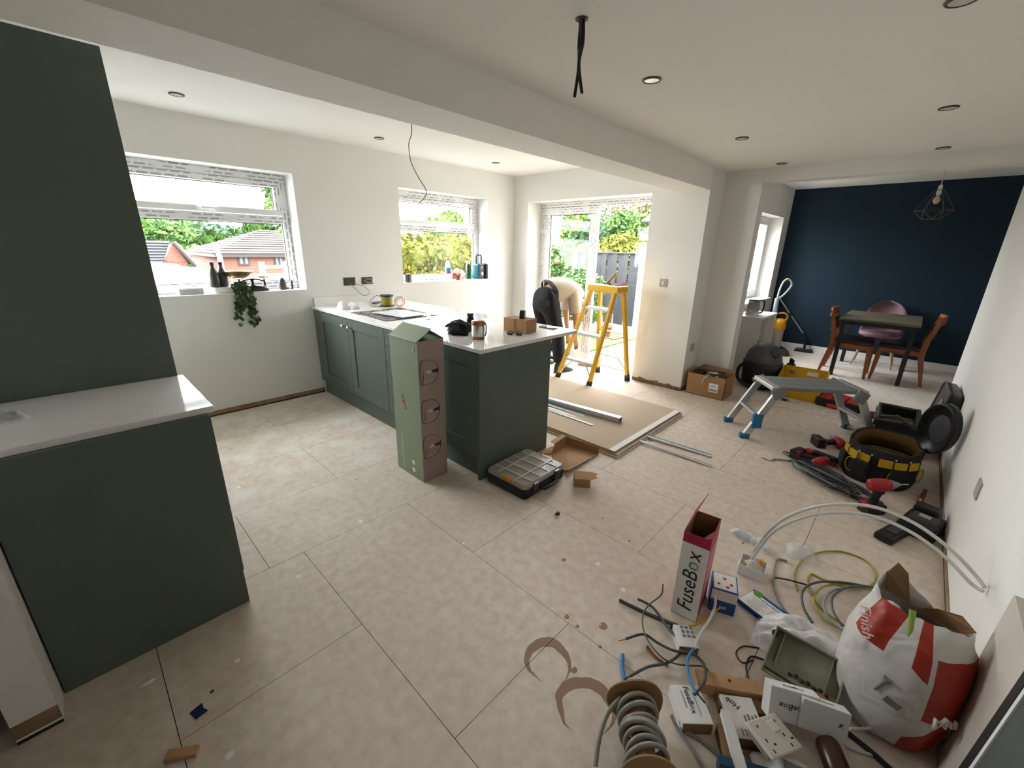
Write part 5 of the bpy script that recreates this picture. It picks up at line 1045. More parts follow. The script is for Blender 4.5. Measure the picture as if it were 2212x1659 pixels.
lid = part('lid', G().loft([lid_ring(.86, -.045), lid_ring(1.0, -.03), lid_ring(1.02, .012), lid_ring(.93, .014), lid_ring(.88, -.012), lid_ring(.4, -.018)]), mat('black_vinyl', (.016, .016, .018), rough=.3), t)
part('lid_painted_sheen', G().loft([lid_ring(.55, -.0155), lid_ring(.5, -.0145)]), mat('sheen_grey', (.06, .06, .07), rough=.2), lid)  # the lid's sheen, put in as a paler grey disc
part('lid_hinge', G().loft([lid_ring(.5, -.05), lid_ring(.3, -.05)]), MATS['black_vinyl'], lid)
part('buckle', G().tube([(-.19, -.05, .2), (-.205, -.05, .16), (-.2, -.03, .13)], .006, 6), STEEL, t)
# cordless tools
def drill(name, label, M, hammer=False):
    o = thing(name, label, 'power tool', M.to_translation(), M.to_euler(), 'red cordless power tools')
    part('battery', G().box((0, 0, .032), (.075, .12, .064)), mat('battery_black', (.03, .012, .014), rough=.5), o, bev=.008); part('battery_stripe', G().box((0, -.035, .062), (.077, .05, .012)), RED, o, bev=.004)
    part('handle', G().tube([(0, -.01, .05), (0, -.005, .11), (0, .015, .17)], [.026, .024, .026], 10), BLACK, o); part('trigger', G().box((0, .038, .145), (.016, .02, .04)), BLACK, o, bev=.004)
    part('motor_housing', G().loft([[Vector((a, y, b+.19)) for a, b in rrect(w, h_, .02)] for y, w, h_ in ((-.065, .04, .04), (-.055, .062, .066), (.02, .066, .07), (.055, .062, .062))]), RED, o)
    part('gear_nose', G().loft([[Vector((r*math.cos(2*PI*i/16), y, .19+r*math.sin(2*PI*i/16))) for i in range(16)] for y, r in ((.05, .031), (.075, .03), (.105, .018), (.125, .012))]), GREY, o); part('bit', G().cyl((0, .12, .19), (0, .185, .19), .004, n=8), STEEL, o)
    return o
p = PZ(1880, 1106); drill('impact_driver', 'red impact driver standing upright beside the dark cable heap', Matrix.Translation(p) @ Matrix.Rotation(-.75, 4, 'Z') @ Matrix.Scale(1.0, 4))
p = PZ(1712, 985); drill('cordless_drill', 'red cordless drill lying on its side nearest the work platform', Matrix.Translation(p+Vector((0, 0, .038))) @ Matrix.Rotation(-.35, 4, 'Z') @ Matrix.Rotation(PI/2, 4, 'Y'))
p = PZ(1752, 968); drill('cordless_drill', 'red cordless drill lying against the tool bag', Matrix.Translation(p+Vector((0, .08, .038))) @ Matrix.Rotation(.6, 4, 'Z') @ Matrix.Rotation(PI/2, 4, 'Y'))
t = thing('multi_tool_roll', 'red tool with dark blade casing in front of the tool bag', 'tool', PZ(1768, 1000)+Vector((0, .06, 0)), -.25); part('body', G().box((0, 0, .03), (.22, .07, .055)), RED, t, bev=.015); part('dark_casing', G().box((.03, -.02, .055), (.16, .05, .03)), BLACK, t, bev=.006); part('tip', G().cyl((-.11, 0, .035), (-.15, 0, .035), .02, .012, n=12), STEEL, t)
t = thing('plastic_bag_scrap', 'torn white plastic bag lying under the work platform end', 'bag', PZ(1850, 925), .4); part('bag_sheet', crumple(.09, 14, (1.5, 1.1, .35), amp=.3), CLR2, t); part('red_print', G().box((.02, .02, .045), (.06, .05, .004), (.2, .1, .3)), RED, t)
# heap of test leads
LEAD = mat('dark_lead', '#3b3d41', rough=.5); rr = random.Random(15); t = thing('test_lead_heap', 'tangled heap of dark grey leads on the floor', 'cables', PZ(1780, 1035))
for k in range(20):
    pts = []; ph = rr.uniform(0, 6); a, b = rr.uniform(.10, .30), rr.uniform(.03, .11); cx_, cy_ = rr.uniform(-.12, .10), rr.uniform(-.09, .07)
    for i in range(26):
        th = ph+i*.42; x = cx_+a*math.cos(th)*rr.uniform(.9, 1.05); y = cy_+b*math.sin(th)*rr.uniform(.8, 1.2); pts.append((x*.87-y*.5, -x*.42+y*.9-.02, .006+.004*k*.6+.01*abs(math.sin(th*1.3))))
    part('lead', G().tube(smooth_path(pts, 3), .0034, 5), LEAD if k % 4 else GCAB, t)
part('stray_lead', G().tube(smooth_path([(-.2, .12, .006), (-.3, .1, .005), (-.34, .02, .005), (-.4, .03, .005)]), .003, 5), LEAD, t)
part('probe', G().tube([(-.16, .2, .012), (-.24, .12, .01), (-.34, .06, .006)], [.009, .005, .003], 6), GCAB, t)
# battery chargers
t = thing('battery_charger', 'black twin battery charger against the right wall', 'charger', (.315, 3.12, 0), -.25)
part('charger_base', G().box((0, 0, .03), (.17, .26, .06)), BLACK, t, bev=.012); part('docked_battery', G().box((-.01, .07, .09), (.11, .09, .07)), BLACK, t, bev=.012); part('docked_battery', G().box((.01, -.06, .085), (.12, .10, .06)), DGREY, t, bev=.014); part('spec_label', G().box((-.05, -.02, .0615), (.02, .1, .002)), GREY, t); part('contact_plate', G().box((.01, -.06, .116), (.05, .04, .004)), ALU, t); part('mains_lead', G().tube(smooth_path([(-.08, .05, .02), (-.16, .02, .01), (-.2, -.05, .006), (-.15, -.1, .006), (-.1, -.06, .01)]), .003, 5), BLACK, t)
t = thing('spare_battery', 'flat black battery pack lying in front of the charger', 'battery', (.20, 2.92, 0), -.35); part('case', G().box((0, 0, .02), (.09, .22, .04)), BLACK, t, bev=.012); part('contact_rail', G().box((0, .02, .042), (.05, .12, .006)), DGREY, t, bev=.002)

# ================================================================ DINING END
t = thing('dining_table', 'dining table with brown-grey wood top and black legs', 'table', (-.265, 7.215, 0.004)); TOPW = mat('weathered_oak', '#5e5547', rough=.55, var=.2, vscale=5, bump=.1, bscale=30)
part('table_top', G().bb((-.385, -.55, .715), (.375, .55, .742)), TOPW, t, bev=.003); part('apron', G().bb((-.36, -.52, .665), (.35, .52, .714)), BLACK, t)
for x in (-.335, .325):
    for y in (-.50, .50): part('leg', G().bb((x-.022, y-.022, 0), (x+.022, y+.022, .67)), BLACK, t, bev=.002)
OW = mat('orange_teak', '#8f5330', rough=.45, var=.12, vscale=10); SEATB = mat('black_vinyl_seat', (.012, .012, .014), rough=.4)
def chair(label, x, y, rz):
    t = thing('dining_chair', label, 'chair', (x, y, 0.004), rz, 'orange wood dining chairs')
    part('seat', G().loft([[Vector((a+.0, b, z)) for a, b in rrect(.42-e, .43-e, .05)] for z, e in ((.42, .02), (.43, 0), (.465, 0), (.475, .03))]), SEATB, t); part('seat_rail', G().bb((-.2, -.215, .36), (.2, .215, .42)), OW, t, bev=.004)
    for s in (-1, 1):
        part('leg', G().loft([[Vector((.19+dx+w[1], s*.20+dy, w[0])) for dx, dy in ((-w[2], -.016), (w[2], -.016), (w[2], .016), (-w[2], .016))] for w in ((0, .02, .014), (.37, 0, .024))], smooth=False), OW, t)
        part('back_leg', G().loft([[Vector((w[1]+dx, s*.20+dy, w[0])) for dx, dy in ((-w[2], -.016), (w[2], -.016), (w[2], .016), (-w[2], .016))] for w in ((0, -.27, .015), (.38, -.19, .03), (.55, -.205, .026), (.82, -.275, .018))], smooth=False), OW, t)
    part('top_rail', G().loft([[Vector((-.265-.035*(1-(y_/.21)**2)+dx, y_, z)) for dx, z in ((-.012, .745), (.012, .74), (.006, .835), (-.016, .84))] for y_ in (-.235, -.15, 0, .15, .235)], smooth=False), OW, t); part('back_pad', G().loft([[Vector((-.225-.03*(1-(y_/.2)**2)+dx, y_, z)) for dx, z in ((-.012, .56), (.012, .56), (.006, .72), (-.016, .72))] for y_ in (-.18, -.1, 0, .1, .18)], smooth=False), SEATB, t)
    return t
chair('orange wood dining chair with black seat on the left of the table', -.475, 6.965, 0.0); chair('orange wood dining chair with black seat on the right of the table', -.005, 7.06, PI)
t = thing('pink_shell_chair', 'pink upholstered shell chair at the far end of the table', 'chair', (-.265, 7.78, 0.004)); PINK = mat('pink_velvet', '#8d7079', rough=.8, spec=.2, var=.05, vscale=6)
rings_ = []
for z, yo, w, d_ in ((.42, -.02, .40, .36), (.44, -.02, .46, .42), (.47, -.015, .47, .43), (.485, -.01, .42, .38)): rings_.append([Vector((a, b+yo, z)) for a, b in rrect(w, d_, .15)])
part('seat', G().loft(rings_), PINK, t)
bk = [(z, .24*math.sqrt(max(0.02, 1-max(0, (z-.6)/.295)**2.2))) for z in (.46, .52, .58, .64, .70, .76, .81, .85, .88, .895)]
g = G(); n = 9; vs = []; fs = []
for s in (0, 1):
    for z, w in bk:
        for i in range(n): a = i/(n-1)*2-1; vs.append((a*w, .19+(z-.46)*.18-.10*a*a*(1 if z > .5 else .8)-(.035 if s == 0 else 0), z))
for s in (0, 1):
    o_ = s*n*len(bk)
    for k in range(len(bk)-1):
        for i in range(n-1): q = [o_+k*n+i, o_+k*n+i+1, o_+(k+1)*n+i+1, o_+(k+1)*n+i]; fs.append(q if s == 0 else q[::-1])
o_ = n*len(bk)
for k in range(len(bk)-1): fs += [(k*n, (k+1)*n, o_+(k+1)*n, o_+k*n), (k*n+n-1, o_+k*n+n-1, o_+(k+1)*n+n-1, (k+1)*n+n-1)]
fs += [[(len(bk)-1)*n+i for i in range(n)]+[o_+(len(bk)-1)*n+i for i in range(n-1, -1, -1)]]
part('backrest', g.add(vs, fs, True), PINK, t)
for x in (-1, 1):
    for y in (-1, 1): part('leg', G().cyl((x*.22, y*.19, 0), (x*.14, y*.12, .43), .010, .017, n=10), mat('pale_beech', '#b39a80', rough=.5), t)
# pendant lamp
pl = PY(2027, 420, 6.9); t = thing('pendant_lamp', 'geometric wire cage pendant lamp with bare bulb', 'lamp', (pl.x, 6.9, 2.44))
WIRE = mat('brass_wire', '#6e6250', rough=.5, metal=.6); z0 = 2.225-2.44
part('flex', G().cyl((0, 0, 0), (0, 0, z0+.02), .004, n=8), WCAB, t); part('lampholder', G().lathe([(.008, z0+.03), (.018, z0+.015), (.02, z0-.05), (.022, z0-.055), (.018, z0-.075), (0, z0-.076)], 14), WHITEP, t); part('bulb', G().lathe([(.013, z0-.075), (.016, z0-.09), (.03, z0-.115), (.032, z0-.135), (.022, z0-.16), (0, z0-.17)], 16), mat('bulb_glass', (.6, .55, .42), rough=.15), t)
n = 6; A = [Vector((.03*math.cos(2*PI*i/n), .03*math.sin(2*PI*i/n), z0-.02)) for i in range(n)]; B_ = [Vector((.165*math.cos(2*PI*i/n), .165*math.sin(2*PI*i/n), z0-.235)) for i in range(n)]; C_ = [Vector((.085*math.cos(2*PI*(i+.5)/n), .085*math.sin(2*PI*(i+.5)/n), z0-.325)) for i in range(n)]
for i in range(n):
    j = (i+1) % n
    for a, b in ((A[i], A[j]), (A[i], B_[i]), (B_[i], B_[j]), (B_[i], C_[i]), (B_[j], C_[i]), (C_[i], C_[j])): part('wire', G().cyl(a, b, .0028, n=6), WIRE, t)
# white cabinet with jug
t = thing('white_shelf_unit', 'white open-fronted shelf unit against the dining window wall', 'shelf unit', (-1.53, 6.21, 0.004)); WM = mat('white_melamine', (.74, .73, .70), rough=.35)
for a, b in (((-.205, -.37, .71), (.215, .37, .735)), ((-.2, -.365, 0), (.205, -.345, .71)), ((-.2, .345, 0), (.205, .365, .71)), ((-.2, -.345, .03), (.2, .345, .05)), ((-.2, -.345, .05), (-.19, .345, .71)), ((-.19, -.01, .05), (.2, .01, .71))): part('board', G().bb(a, b), WM, t, bev=.001)
t = thing('black_speaker', 'black box standing inside the white shelf unit', 'box', (-1.50, 6.02, .055)); part('case', G().bb((-.1, -.12, 0), (.13, .1, .36)), BLACK, t, bev=.006); part('front_grille', G().bb((.131, -.11, .02), (.136, .09, .34)), DGREY, t)
t = thing('glass_jug', 'glass and steel jug on the white shelf unit', 'jug', (-1.51, 6.12, .739), .6); part('jug_body', G().lathe([(.07, 0), (.075, .01), (.07, .12), (.062, .17), (.06, .172), (.066, .12), (.07, .012)], 20), film_mat('smoky_glass', (.4, .38, .36), .45, .08), t); part('jug_lid', G().lathe([(.064, .172), (.064, .185), (.03, .19), (0, .19)], 18), BLACK, t); part('handle', G().tube(smooth_path([(.06, 0, .18), (.115, 0, .175), (.125, 0, .1), (.11, 0, .03), (.07, 0, .02)]), .010, 8), BLACK, t); part('base_ring', G().cyl((0, 0, .0), (0, 0, .02), .077, n=20), STEEL, t)
# upright vacuum
t = thing('upright_vacuum', 'yellow and grey upright vacuum cleaner by the blue wall', 'vacuum', (-1.44, 7.50, 0.004), .5); SIL = mat('silver_plastic', '#9aa3ad', rough=.35); VY = mat('yellow_vacuum_plastic', '#c98f12', rough=.4)
part('floor_head', G().loft([[Vector((a+.03, b, z)) for a, b in rrect(.30-e, .34-e, .06)] for z, e in ((0, .02), (.01, 0), (.07, .03), (.10, .1))]), DGREY, t); part('yellow_bumper', G().bb((.16, -.15, .02), (.185, .15, .06)), VY, t, bev=.01); part('cyclone_bin', G().cyl((0, 0, .10), (0, 0, .40), .07, .075, n=20), film_mat('dusty_clear_bin', (.42, .38, .32), .2, .2), t); part('yellow_top', G().lathe([(.08, .38), (.085, .41), (.082, .5), (.06, .54), (0, .55)], 20), VY, t); part('bin_handle', G().tube(smooth_path([(.06, 0, .5), (.085, 0, .58), (.03, 0, .63), (-.05, 0, .62)]), .012, 8), VY, t)
part('spine', G().tube([(-.09, 0, .08), (-.1, 0, .5), (-.11, 0, .85)], [.04, .035, .03], 10), SIL, t); part('handle_loop', G().tube(smooth_path([(-.11, 0, .8), (-.10, 0, .98), (-.06, .02, 1.1), (.0, .03, 1.13), (.05, .02, 1.05), (-.02, 0, .92), (-.09, 0, .84)]), .014, 8), SIL, t); part('handle_grip', G().tube([(-.07, .02, 1.09), (-.02, .03, 1.135)], .016, 8), VY, t)
t = thing('vacuum_wand', 'steel vacuum wand with black floor tool leaning by the blue wall', 'wand', (-1.13, 8.0, 0.004)); part('tube', G().tube([(-.52, .04, .83), (-.06, .03, .28)], .014, 8), STEEL, t); part('black_joint', G().tube([(-.31, .035, .585), (-.27, .035, .535)], .018, 8), BLACK, t); part('neck', G().tube([(-.065, .03, .29), (.0, .02, .15), (.0, .0, .04)], .02, 8), BLACK, t); part('floor_tool', G().loft([[Vector((a, b, z)) for a, b in rrect(.26-e, .11-e, .03)] for z, e in ((0, .01), (.02, 0), (.05, .05))]), BLACK, t)
t = thing('plug_adaptor', 'white plug adaptor on the carpet by the right wall end', 'adaptor', PZ(2058, 803), .3); part('case', G().box((0, 0, .03), (.14, .06, .06)), WHITEP, t, bev=.008); part('dark_switch', G().box((0.02, 0, .062), (.06, .04, .006)), DGREY, t)

# oddments among the tools
t = thing('yellow_screwdriver', 'black and yellow screwdriver on the floor under the crate', 'screwdriver', PZ(1705, 868)+Vector((0, 0, .012)), .2); part('handle', G().cyl((-.09, 0, 0), (.0, 0, 0), .012, .014, n=10), YLW, t); part('grip', G().cyl((-.07, 0, 0), (-.02, 0, 0), .0145, n=10), BLACK, t); part('shaft', G().cyl((0, 0, 0), (.1, 0, -.004), .003, n=8), STEEL, t)
t = thing('grinder', 'black and red grinder lying between the platform and the tool case', 'power tool', PZ(1890, 905)+Vector((-.02, 0, 0)), .8); part('motor_body', G().cyl((-.1, 0, .035), (.06, 0, .035), .032, .03, n=14), BLACK, t); part('red_collar', G().cyl((-.02, 0, .035), (.02, 0, .035), .034, n=14), RED, t); part('gear_head', G().box((.09, 0, .035), (.06, .05, .05)), ALU, t, bev=.008)
t = thing('red_level', 'red spirit level on the floor behind the tool bag', 'level', (.30, 3.42, 0), 1.45); part('beam', G().box((0, 0, .025), (.42, .022, .05)), mat('dark_red_paint', '#5c1b1b', rough=.5), t, bev=.003); part('vial', G().box((0, 0, .051), (.04, .014, .006)), YLW, t)
# ================================================================ FOREGROUND CLUTTER
CRM = mat('crimson_print', '#a3173a', rough=.45); PNKP = mat('pink_print', '#c9778a', rough=.5); WCARD = mat('white_carton', (.74, .73, .71), rough=.55)
def fuse_word(parent, size, loc, rot, m=INK, ext=.0004):
    # wordmark: FuseB + coloured ring + x
    e = bpy.data.objects.new('wordmark', None); COL.objects.link(e); e.parent = parent; e.location = loc; e.rotation_euler = rot; e.empty_display_size = .01
    sh = .74*size
    a = text_part('letters', 'FuseB', size, m, e, (sh-.04*size, 0, 0), align='RIGHT', shear=.12, ext=ext); b = text_part('letters', 'x', size, m, e, (sh+.56*size, 0, 0), align='LEFT', shear=.12, ext=ext)
    cols = ('#c8a32a', '#7d9b3a', '#4f9aa8', '#5c7fae')
    for k in range(4):
        c, s_ = ((.0, -.16), (.0, .16), (.26, .0), (-.26, 0))[k], (.30*size, .10*size) if k < 2 else (.10*size, .30*size)
        part('ring_side', G().box((sh+(.27+c[0]*.62)*size, (c[1]*1.05-.06)*size, 0), (s_[0]*.9, s_[1], ext*2)), mat('ring_colour_%d' % k, cols[k], rough=.5), e)
    return e
# tall open carton
t = thing('tall_fuse_carton', 'tall open white and crimson carton lettered FuseBox', 'carton', (-.418, 1.545, 0), .13)
w, d, h = .105, .185, .415; th = .003
part('front_panel', G().bb((-w/2, 0, 0), (w/2, th, h-.045)), WCARD, t); part('front_band', G().bb((-w/2, 0, h-.045), (w/2, th, h)), CRM, t)
part('right_panel', G().bb((w/2-th, th, 0), (w/2, d, h)), CRM, t); part('left_panel', G().bb((-w/2, th, 0), (-w/2+th, d, h)), CRM, t); part('back_panel', G().bb((-w/2, d-th, 0), (w/2, d, h)), CRM, t); part('bottom_panel', G().bb((-w/2, 0, 0), (w/2, d, th)), CARD, t)
for a, b in (((-w/2+th, th, th), (-w/2+th+.001, d-th, h-.001)), ((w/2-th-.001, th, th), (w/2-th, d-th, h-.001)), ((-w/2+th, d-th-.001, th), (w/2-th, d-th, h-.001))): part('inner_face', G().bb(a, b), CARDD, t)
part('side_flap', G().add([(-w/2, .005, h), (-w/2, d-.005, h), (-w/2+.035, d+.03, h+.085), (-w/2+.02, .06, h+.075)], [(0, 1, 2, 3)]), PNKP, t, sol=.003); part('inner_flap', G().add([(w/2-.004, .02, h), (w/2-.004, .075, h), (w/2-.035, .07, h-.04), (w/2-.035, .03, h-.04)], [(0, 1, 2, 3)]), PNKP, t, sol=.002)
part('pink_picture', G().bb((w/2, .03, .1), (w/2+.0006, d-.02, h-.08)), PNKP, t)
fuse_word(t, .085, (.0, -.0008, .185), (PI/2, -PI/2, 0))
# blue printed box lying behind
t = thing('blue_lamp_carton', 'blue and white printed carton beside the tall carton', 'carton', (-.335, 1.70, 0), .35); BLU = mat('blue_print', '#1f4f8f', rough=.45); part('carton_body', G().box((.02, .03, .06), (.10, .11, .12)), BLU, t, bev=.001); part('white_face', G().box((.02, .03, .1206), (.09, .10, .001)), WCARD, t); part('white_band', G().box((.02, -.0256, .09), (.1, .001, .05)), WCARD, t)
for i, (x, y) in enumerate(((-.005, .01), (.02, .05), (.045, .02), (.03, .0))): part('red_dot', G().cyl((x, y, .1212), (x, y, .1216), .007, n=12), CRM, t)
text_part('small_print', '100', .022, PAPER, t, (.02, -.0265, .03), (PI/2, 0, 0))
# leaflet carton
t = thing('flat_info_carton', 'white carton with blue border, green corner and small print', 'carton', PZ(1650, 1322), -.32); part('carton_body', G().box((0, 0, .012), (.175, .12, .024)), BLU, t, bev=.001); part('white_panel', G().box((-.01, -.008, .0246), (.15, .10, .0008)), WCARD, t); part('green_corner', G().cyl((-.06, .045, .0244), (-.06, .045, .0254), .02, n=18), mat('green_print', '#4f8a3c', rough=.5), t)
text_part('title', 'Fused Spur Board', .013, INK, t, (-.0, .028, .0252)); gl = G()
for k in range(7): gl.box((-.03+.004*(k % 2), .012-.012*k, .0252), (.07-.01*(k % 3), .003, .0002))
part('text_lines', gl, GREY, t); gl = G()
for k in range(5): gl.box((.045, .012-.012*k, .0252), (.04, .004, .0002))
part('text_block', gl, mat('mauve_grey', '#a79fa6', rough=.6), t)
# little terminal carton with the two cables
t = thing('terminal_carton', 'small open white carton of orange terminals', 'carton', (-.285, 2.05, 0), .12); part('carton_wall', G().bb((-.055, -.05, 0), (.055, -.047, .055)), WCARD, t); part('carton_wall', G().bb((-.055, .047, 0), (.055, .05, .055)), WCARD, t); part('carton_wall', G().bb((-.055, -.047, 0), (-.052, .047, .055)), WCARD, t); part('carton_wall', G().bb((.052, -.047, 0), (.055, .047, .055)), WCARD, t); part('carton_floor', G().bb((-.055, -.05, 0), (.055, .05, .003)), WCARD, t)
ORT = mat('orange_terminal', '#d98a12', rough=.4)
for x in (-.03, .0, .03): part('terminal', G().box((x, -.02, .03), (.014, .02, .04)), ORT, t, bev=.002)
part('plastic_lining', crumple(.05, 21, (1.05, .9, .7), amp=.4), CLR, t); t.children[-1].location = (0, .03, .03)
for k, (off, l) in enumerate(((0.0, 'upper of two white cables arching from the carton to the right wall'), (-.04, 'lower of two white cables arching from the carton to the right wall'))):
    pts = [PY(u, v, 2.03-.012*k) for u, v in ((1628, 1192), (1662, 1146), (1702, 1116), (1762, 1095), (1832, 1089), (1902, 1099), (1980, 1133), (2055, 1188), (2105, 1240))]
    for p in pts: p.z += off; p.x += -.0*k
    pts[0].z = max(pts[0].z, .06); pts.append(Vector((.40, 2.0, .405+off*.4)))
    solo('white_cable', G().tube(smooth_path(pts, 6), .0068, 8), WCAB, l, 'cable', 'white cables arching to the right wall')
packet('screw_packet', 'clear packet of parts nearest the tall carton', PZ(1602, 1158), -.4, .11, .06, .03, CLR2, 41, inner=mat('pale_blue_parts', '#9fb6c8', rough=.5)); packet('screw_packet', 'clear packet of parts behind the terminal carton', PZ(1645, 1180), -.5, .12, .065, .035, CLR2, 42, inner=WHITEP); packet('empty_wrapper', 'crumpled empty clear wrapper on the floor behind the cable coil', PZ(1730, 1195), .3, .13, .12, .04, CLR, 43)
# ---- floor cables traced from the photo
def floor_cable(name, label, px, r, m, z=0.0, lift=None, cat='cable', group=None, tip=None):
    pts = []
    for i, q in enumerate(px): p = PZ(q[0], q[1], r+z+(q[2] if len(q) > 2 else 0)); pts.append(p)
    if tip:
        t = thing(name, label, cat, Vector((pts[0].x, pts[0].y, 0)), 0, group); M = Matrix.Translation(-Vector(t.location)); part('sheath', G(M).tube(smooth_path(pts, 6), r, 8), m, t)
        d = (pts[-1]-pts[-2]).normalized(); part('stripped_core', G(M).tube([pts[-1], pts[-1]+d*.03], r*.5, 6), tip, t); return t
    return solo(name, G().tube(smooth_path(pts, 6), r, 8), m, label, cat, group)
floor_cable('earth_cable', 'yellow-green earth cable looping widest on the floor', [(1722, 1275), (1716, 1240), (1735, 1208), (1775, 1192), (1820, 1192), (1868, 1210), (1892, 1240), (1880, 1265), (1830, 1268), (1775, 1250), (1752, 1240), (1745, 1262), (1770, 1310), (1830, 1355), (1870, 1378)], .0042, YGW)
floor_cable('earth_cable', 'yellow-green earth cable in the inner coil', [(1930, 1300), (1880, 1275), (1820, 1262), (1775, 1270), (1758, 1300), (1790, 1345), (1850, 1365), (1905, 1340)], .0042, YGW, .009)
floor_cable('coiled_grey_cable', 'grey cable with dark end coiled across the earth cable', [(1932, 1274), (1880, 1268), (1820, 1258), (1765, 1258), (1735, 1275), (1735, 1310), (1755, 1345)], .0055, DCAB, .018)
floor_cable('coiled_grey_cable', 'thin grey cable running down the coil beside the sack', [(1850, 1266), (1800, 1275), (1780, 1300), (1790, 1335), (1830, 1370), (1860, 1395)], .0055, GCAB, .018)
floor_cable('coiled_grey_cable', 'thin grey cable crossing under the coil', [(1940, 1292), (1885, 1270), (1835, 1268), (1800, 1288), (1800, 1320), (1820, 1352)], .005, DCAB, .028)
floor_cable('kinked_grey_cable', 'kinked grey cable left of the coil', [(1700, 1212), (1680, 1208), (1672, 1230), (1672, 1265), (1690, 1310), (1722, 1345)], .005, GCAB)
floor_cable('short_dark_cable', 'short black cable joining the kinked grey cable to the coil', [(1674, 1248), (1700, 1252), (1745, 1264)], .004, BLACK, .01)
# wiring offcuts in front of the tall carton
floor_cable('flat_cable_offcut', 'straight dark grey cable offcut ending left of the tall carton', [(1338, 1296), (1400, 1326), (1465, 1352)], .0075, DCAB)
floor_cable('curly_cable_offcut', 'curly grey cable offcut with a blue sleeve end', [(1378, 1294), (1410, 1312), (1440, 1352), (1467, 1385, .01), (1470, 1410, .015), (1440, 1432, .01), (1400, 1440), (1362, 1460)], .0055, DCAB, .012, tip=BLACK)
floor_cable('curly_cable_offcut', 'grey cable offcut with dark connector and copper tip', [(1500, 1500, .06), (1522, 1470, .05), (1520, 1435, .03), (1495, 1412, .02), (1455, 1405, .012), (1420, 1388), (1390, 1370), (1352, 1380)], .0055, DCAB, .022, tip=COP)
floor_cable('green_wire', 'thin green wire curling over the cable offcuts', [(1432, 1262, .02), (1428, 1285, .01), (1400, 1308), (1388, 1335), (1395, 1375), (1430, 1420), (1470, 1436), (1520, 1440), (1535, 1460), (1545, 1472)], .0032, mat('green_wire', '#4a5c34', rough=.5), .034, tip=COP)
floor_cable('blue_wire', 'short bright blue wire standing left of the wood offcut', [(1345, 1414), (1344, 1440), (1350, 1470), (1355, 1490)], .0075, BLW)
floor_cable('blue_wire', 'bright blue wire bent over the small cartons', [(1500, 1400, .03), (1485, 1425, .03), (1488, 1460, .03), (1500, 1490, .04), (1508, 1500, .04)], .0055, BLW, .03, tip=BLACK)
floor_cable('brown_wire', 'short brown wire lying by the cable offcuts', [(1398, 1396), (1415, 1418), (1443, 1438)], .0055, mat('rust_wire', '#8a4a2c', rough=.5))
floor_cable('white_flex', 'pale flex leaning from the small carton to the blue carton', [(1500, 1402, .04), (1512, 1372, .05), (1535, 1335, .06), (1545, 1305, .08), (1543, 1285, .09)], .0055, WCAB, .02)
floor_cable('yellow_wire', 'short yellow wire at the foot of the tall carton', [(1487, 1352), (1510, 1346), (1555, 1312, .02)], .004, YLW, .01)
floor_cable('purple_lead', 'thin dark red lead looping beside the grey cover', [(1640, 1400), (1605, 1396), (1590, 1412), (1605, 1432), (1628, 1425)], .0028, mat('maroon_lead', '#4a2228', rough=.5)); floor_cable('black_lead', 'thin black lead looping beside the grey cover', [(1650, 1425), (1622, 1418), (1612, 1440), (1618, 1470)], .003, BLACK)
floor_cable('grey_flex_foreground', 'grey flex with yellow sleeve running off the bottom edge', [(1450, 1545, .02), (1462, 1570, .01), (1490, 1610), (1520, 1659), (1535, 1700)], .006, GCAB, .004, tip=YLW); floor_cable('grey_flex_foreground', 'grey flex running under the wood scraps at the bottom', [(1465, 1575), (1500, 1590), (1540, 1620), (1590, 1665)], .006, GCAB)
floor_cable('black_hose', 'black hose curving past the foot of the sack', [(1800, 1560), (1840, 1590), (1900, 1640), (1960, 1700)], .008, BLACK); floor_cable('white_flex', 'pale flex poking out beside the sack', [(1835, 1574, .02), (1870, 1574, .02), (1895, 1568, .03)], .005, WCAB, .01); floor_cable('white_flex', 'pale flex lying below the carton stack', [(1828, 1612), (1860, 1625), (1890, 1632)], .005, WCAB)
# ---- cable drum with grey cable
t = thing('cable_drum', 'wooden cable drum wound with thick grey cable at the bottom edge', 'drum', (-.365, .965, 0)); PLY = mat('drum_board', '#8a6a45', rough=.7, var=.1, vscale=7)
ax = Vector((-.06, .16, -.01)).normalized(); c0 = PZ(1404, 1685, .13)-Vector(t.location); c1 = PZ(1372, 1516, .10)-Vector(t.location); ax = (c1-c0).normalized()
u_ = ax.orthogonal().normalized(); v_ = ax.cross(u_)
def disc(c, r, th, seed, wob=.0):
    n = 40; A = []; 
    for s in (-1, 1): A.append([c+ax*s*th/2+(u_*math.cos(2*PI*i/n)+v_*math.sin(2*PI*i/n))*r*(1+wob*math.sin(3*2*PI*i/n+seed))+ax*wob*.25*math.sin(2*2*PI*i/n+seed)*r for i in range(n)])
    g = G(); g.loft(A, smooth=False); 
    return g
part('near_flange', disc(c0, .082, .006, 1), PLY, t); part('far_flange', disc(c1, .088, .006, 2, .06), PLY, t); part('drum_core', G().cyl(c0, c1, .03, n=20), CARDD, t)
DRC = mat('thick_grey_cable', '#8e8c84', rough=.4)
for k in range(9):
    c = c0.lerp(c1, .10+.095*k); r = .055+.006*math.sin(k*1.9); part('cable_turn', G().tube([c+(u_*math.cos(2*PI*i/32)+v_*math.sin(2*PI*i/32))*r+ax*.012*math.sin(2*PI*i/32+k) for i in range(32)], .0075, 8, True), DRC, t)
part('loose_end', G().tube(smooth_path([c0.lerp(c1, .8)+Vector((-.06, 0, .02)), c0.lerp(c1, .6)+Vector((-.10, -.02, -.01)), c0.lerp(c1, .4)+Vector((-.115, -.05, -.045)), c0.lerp(c1, .25)+Vector((-.11, -.08, -.072))]), .0075, 8), DRC, t)
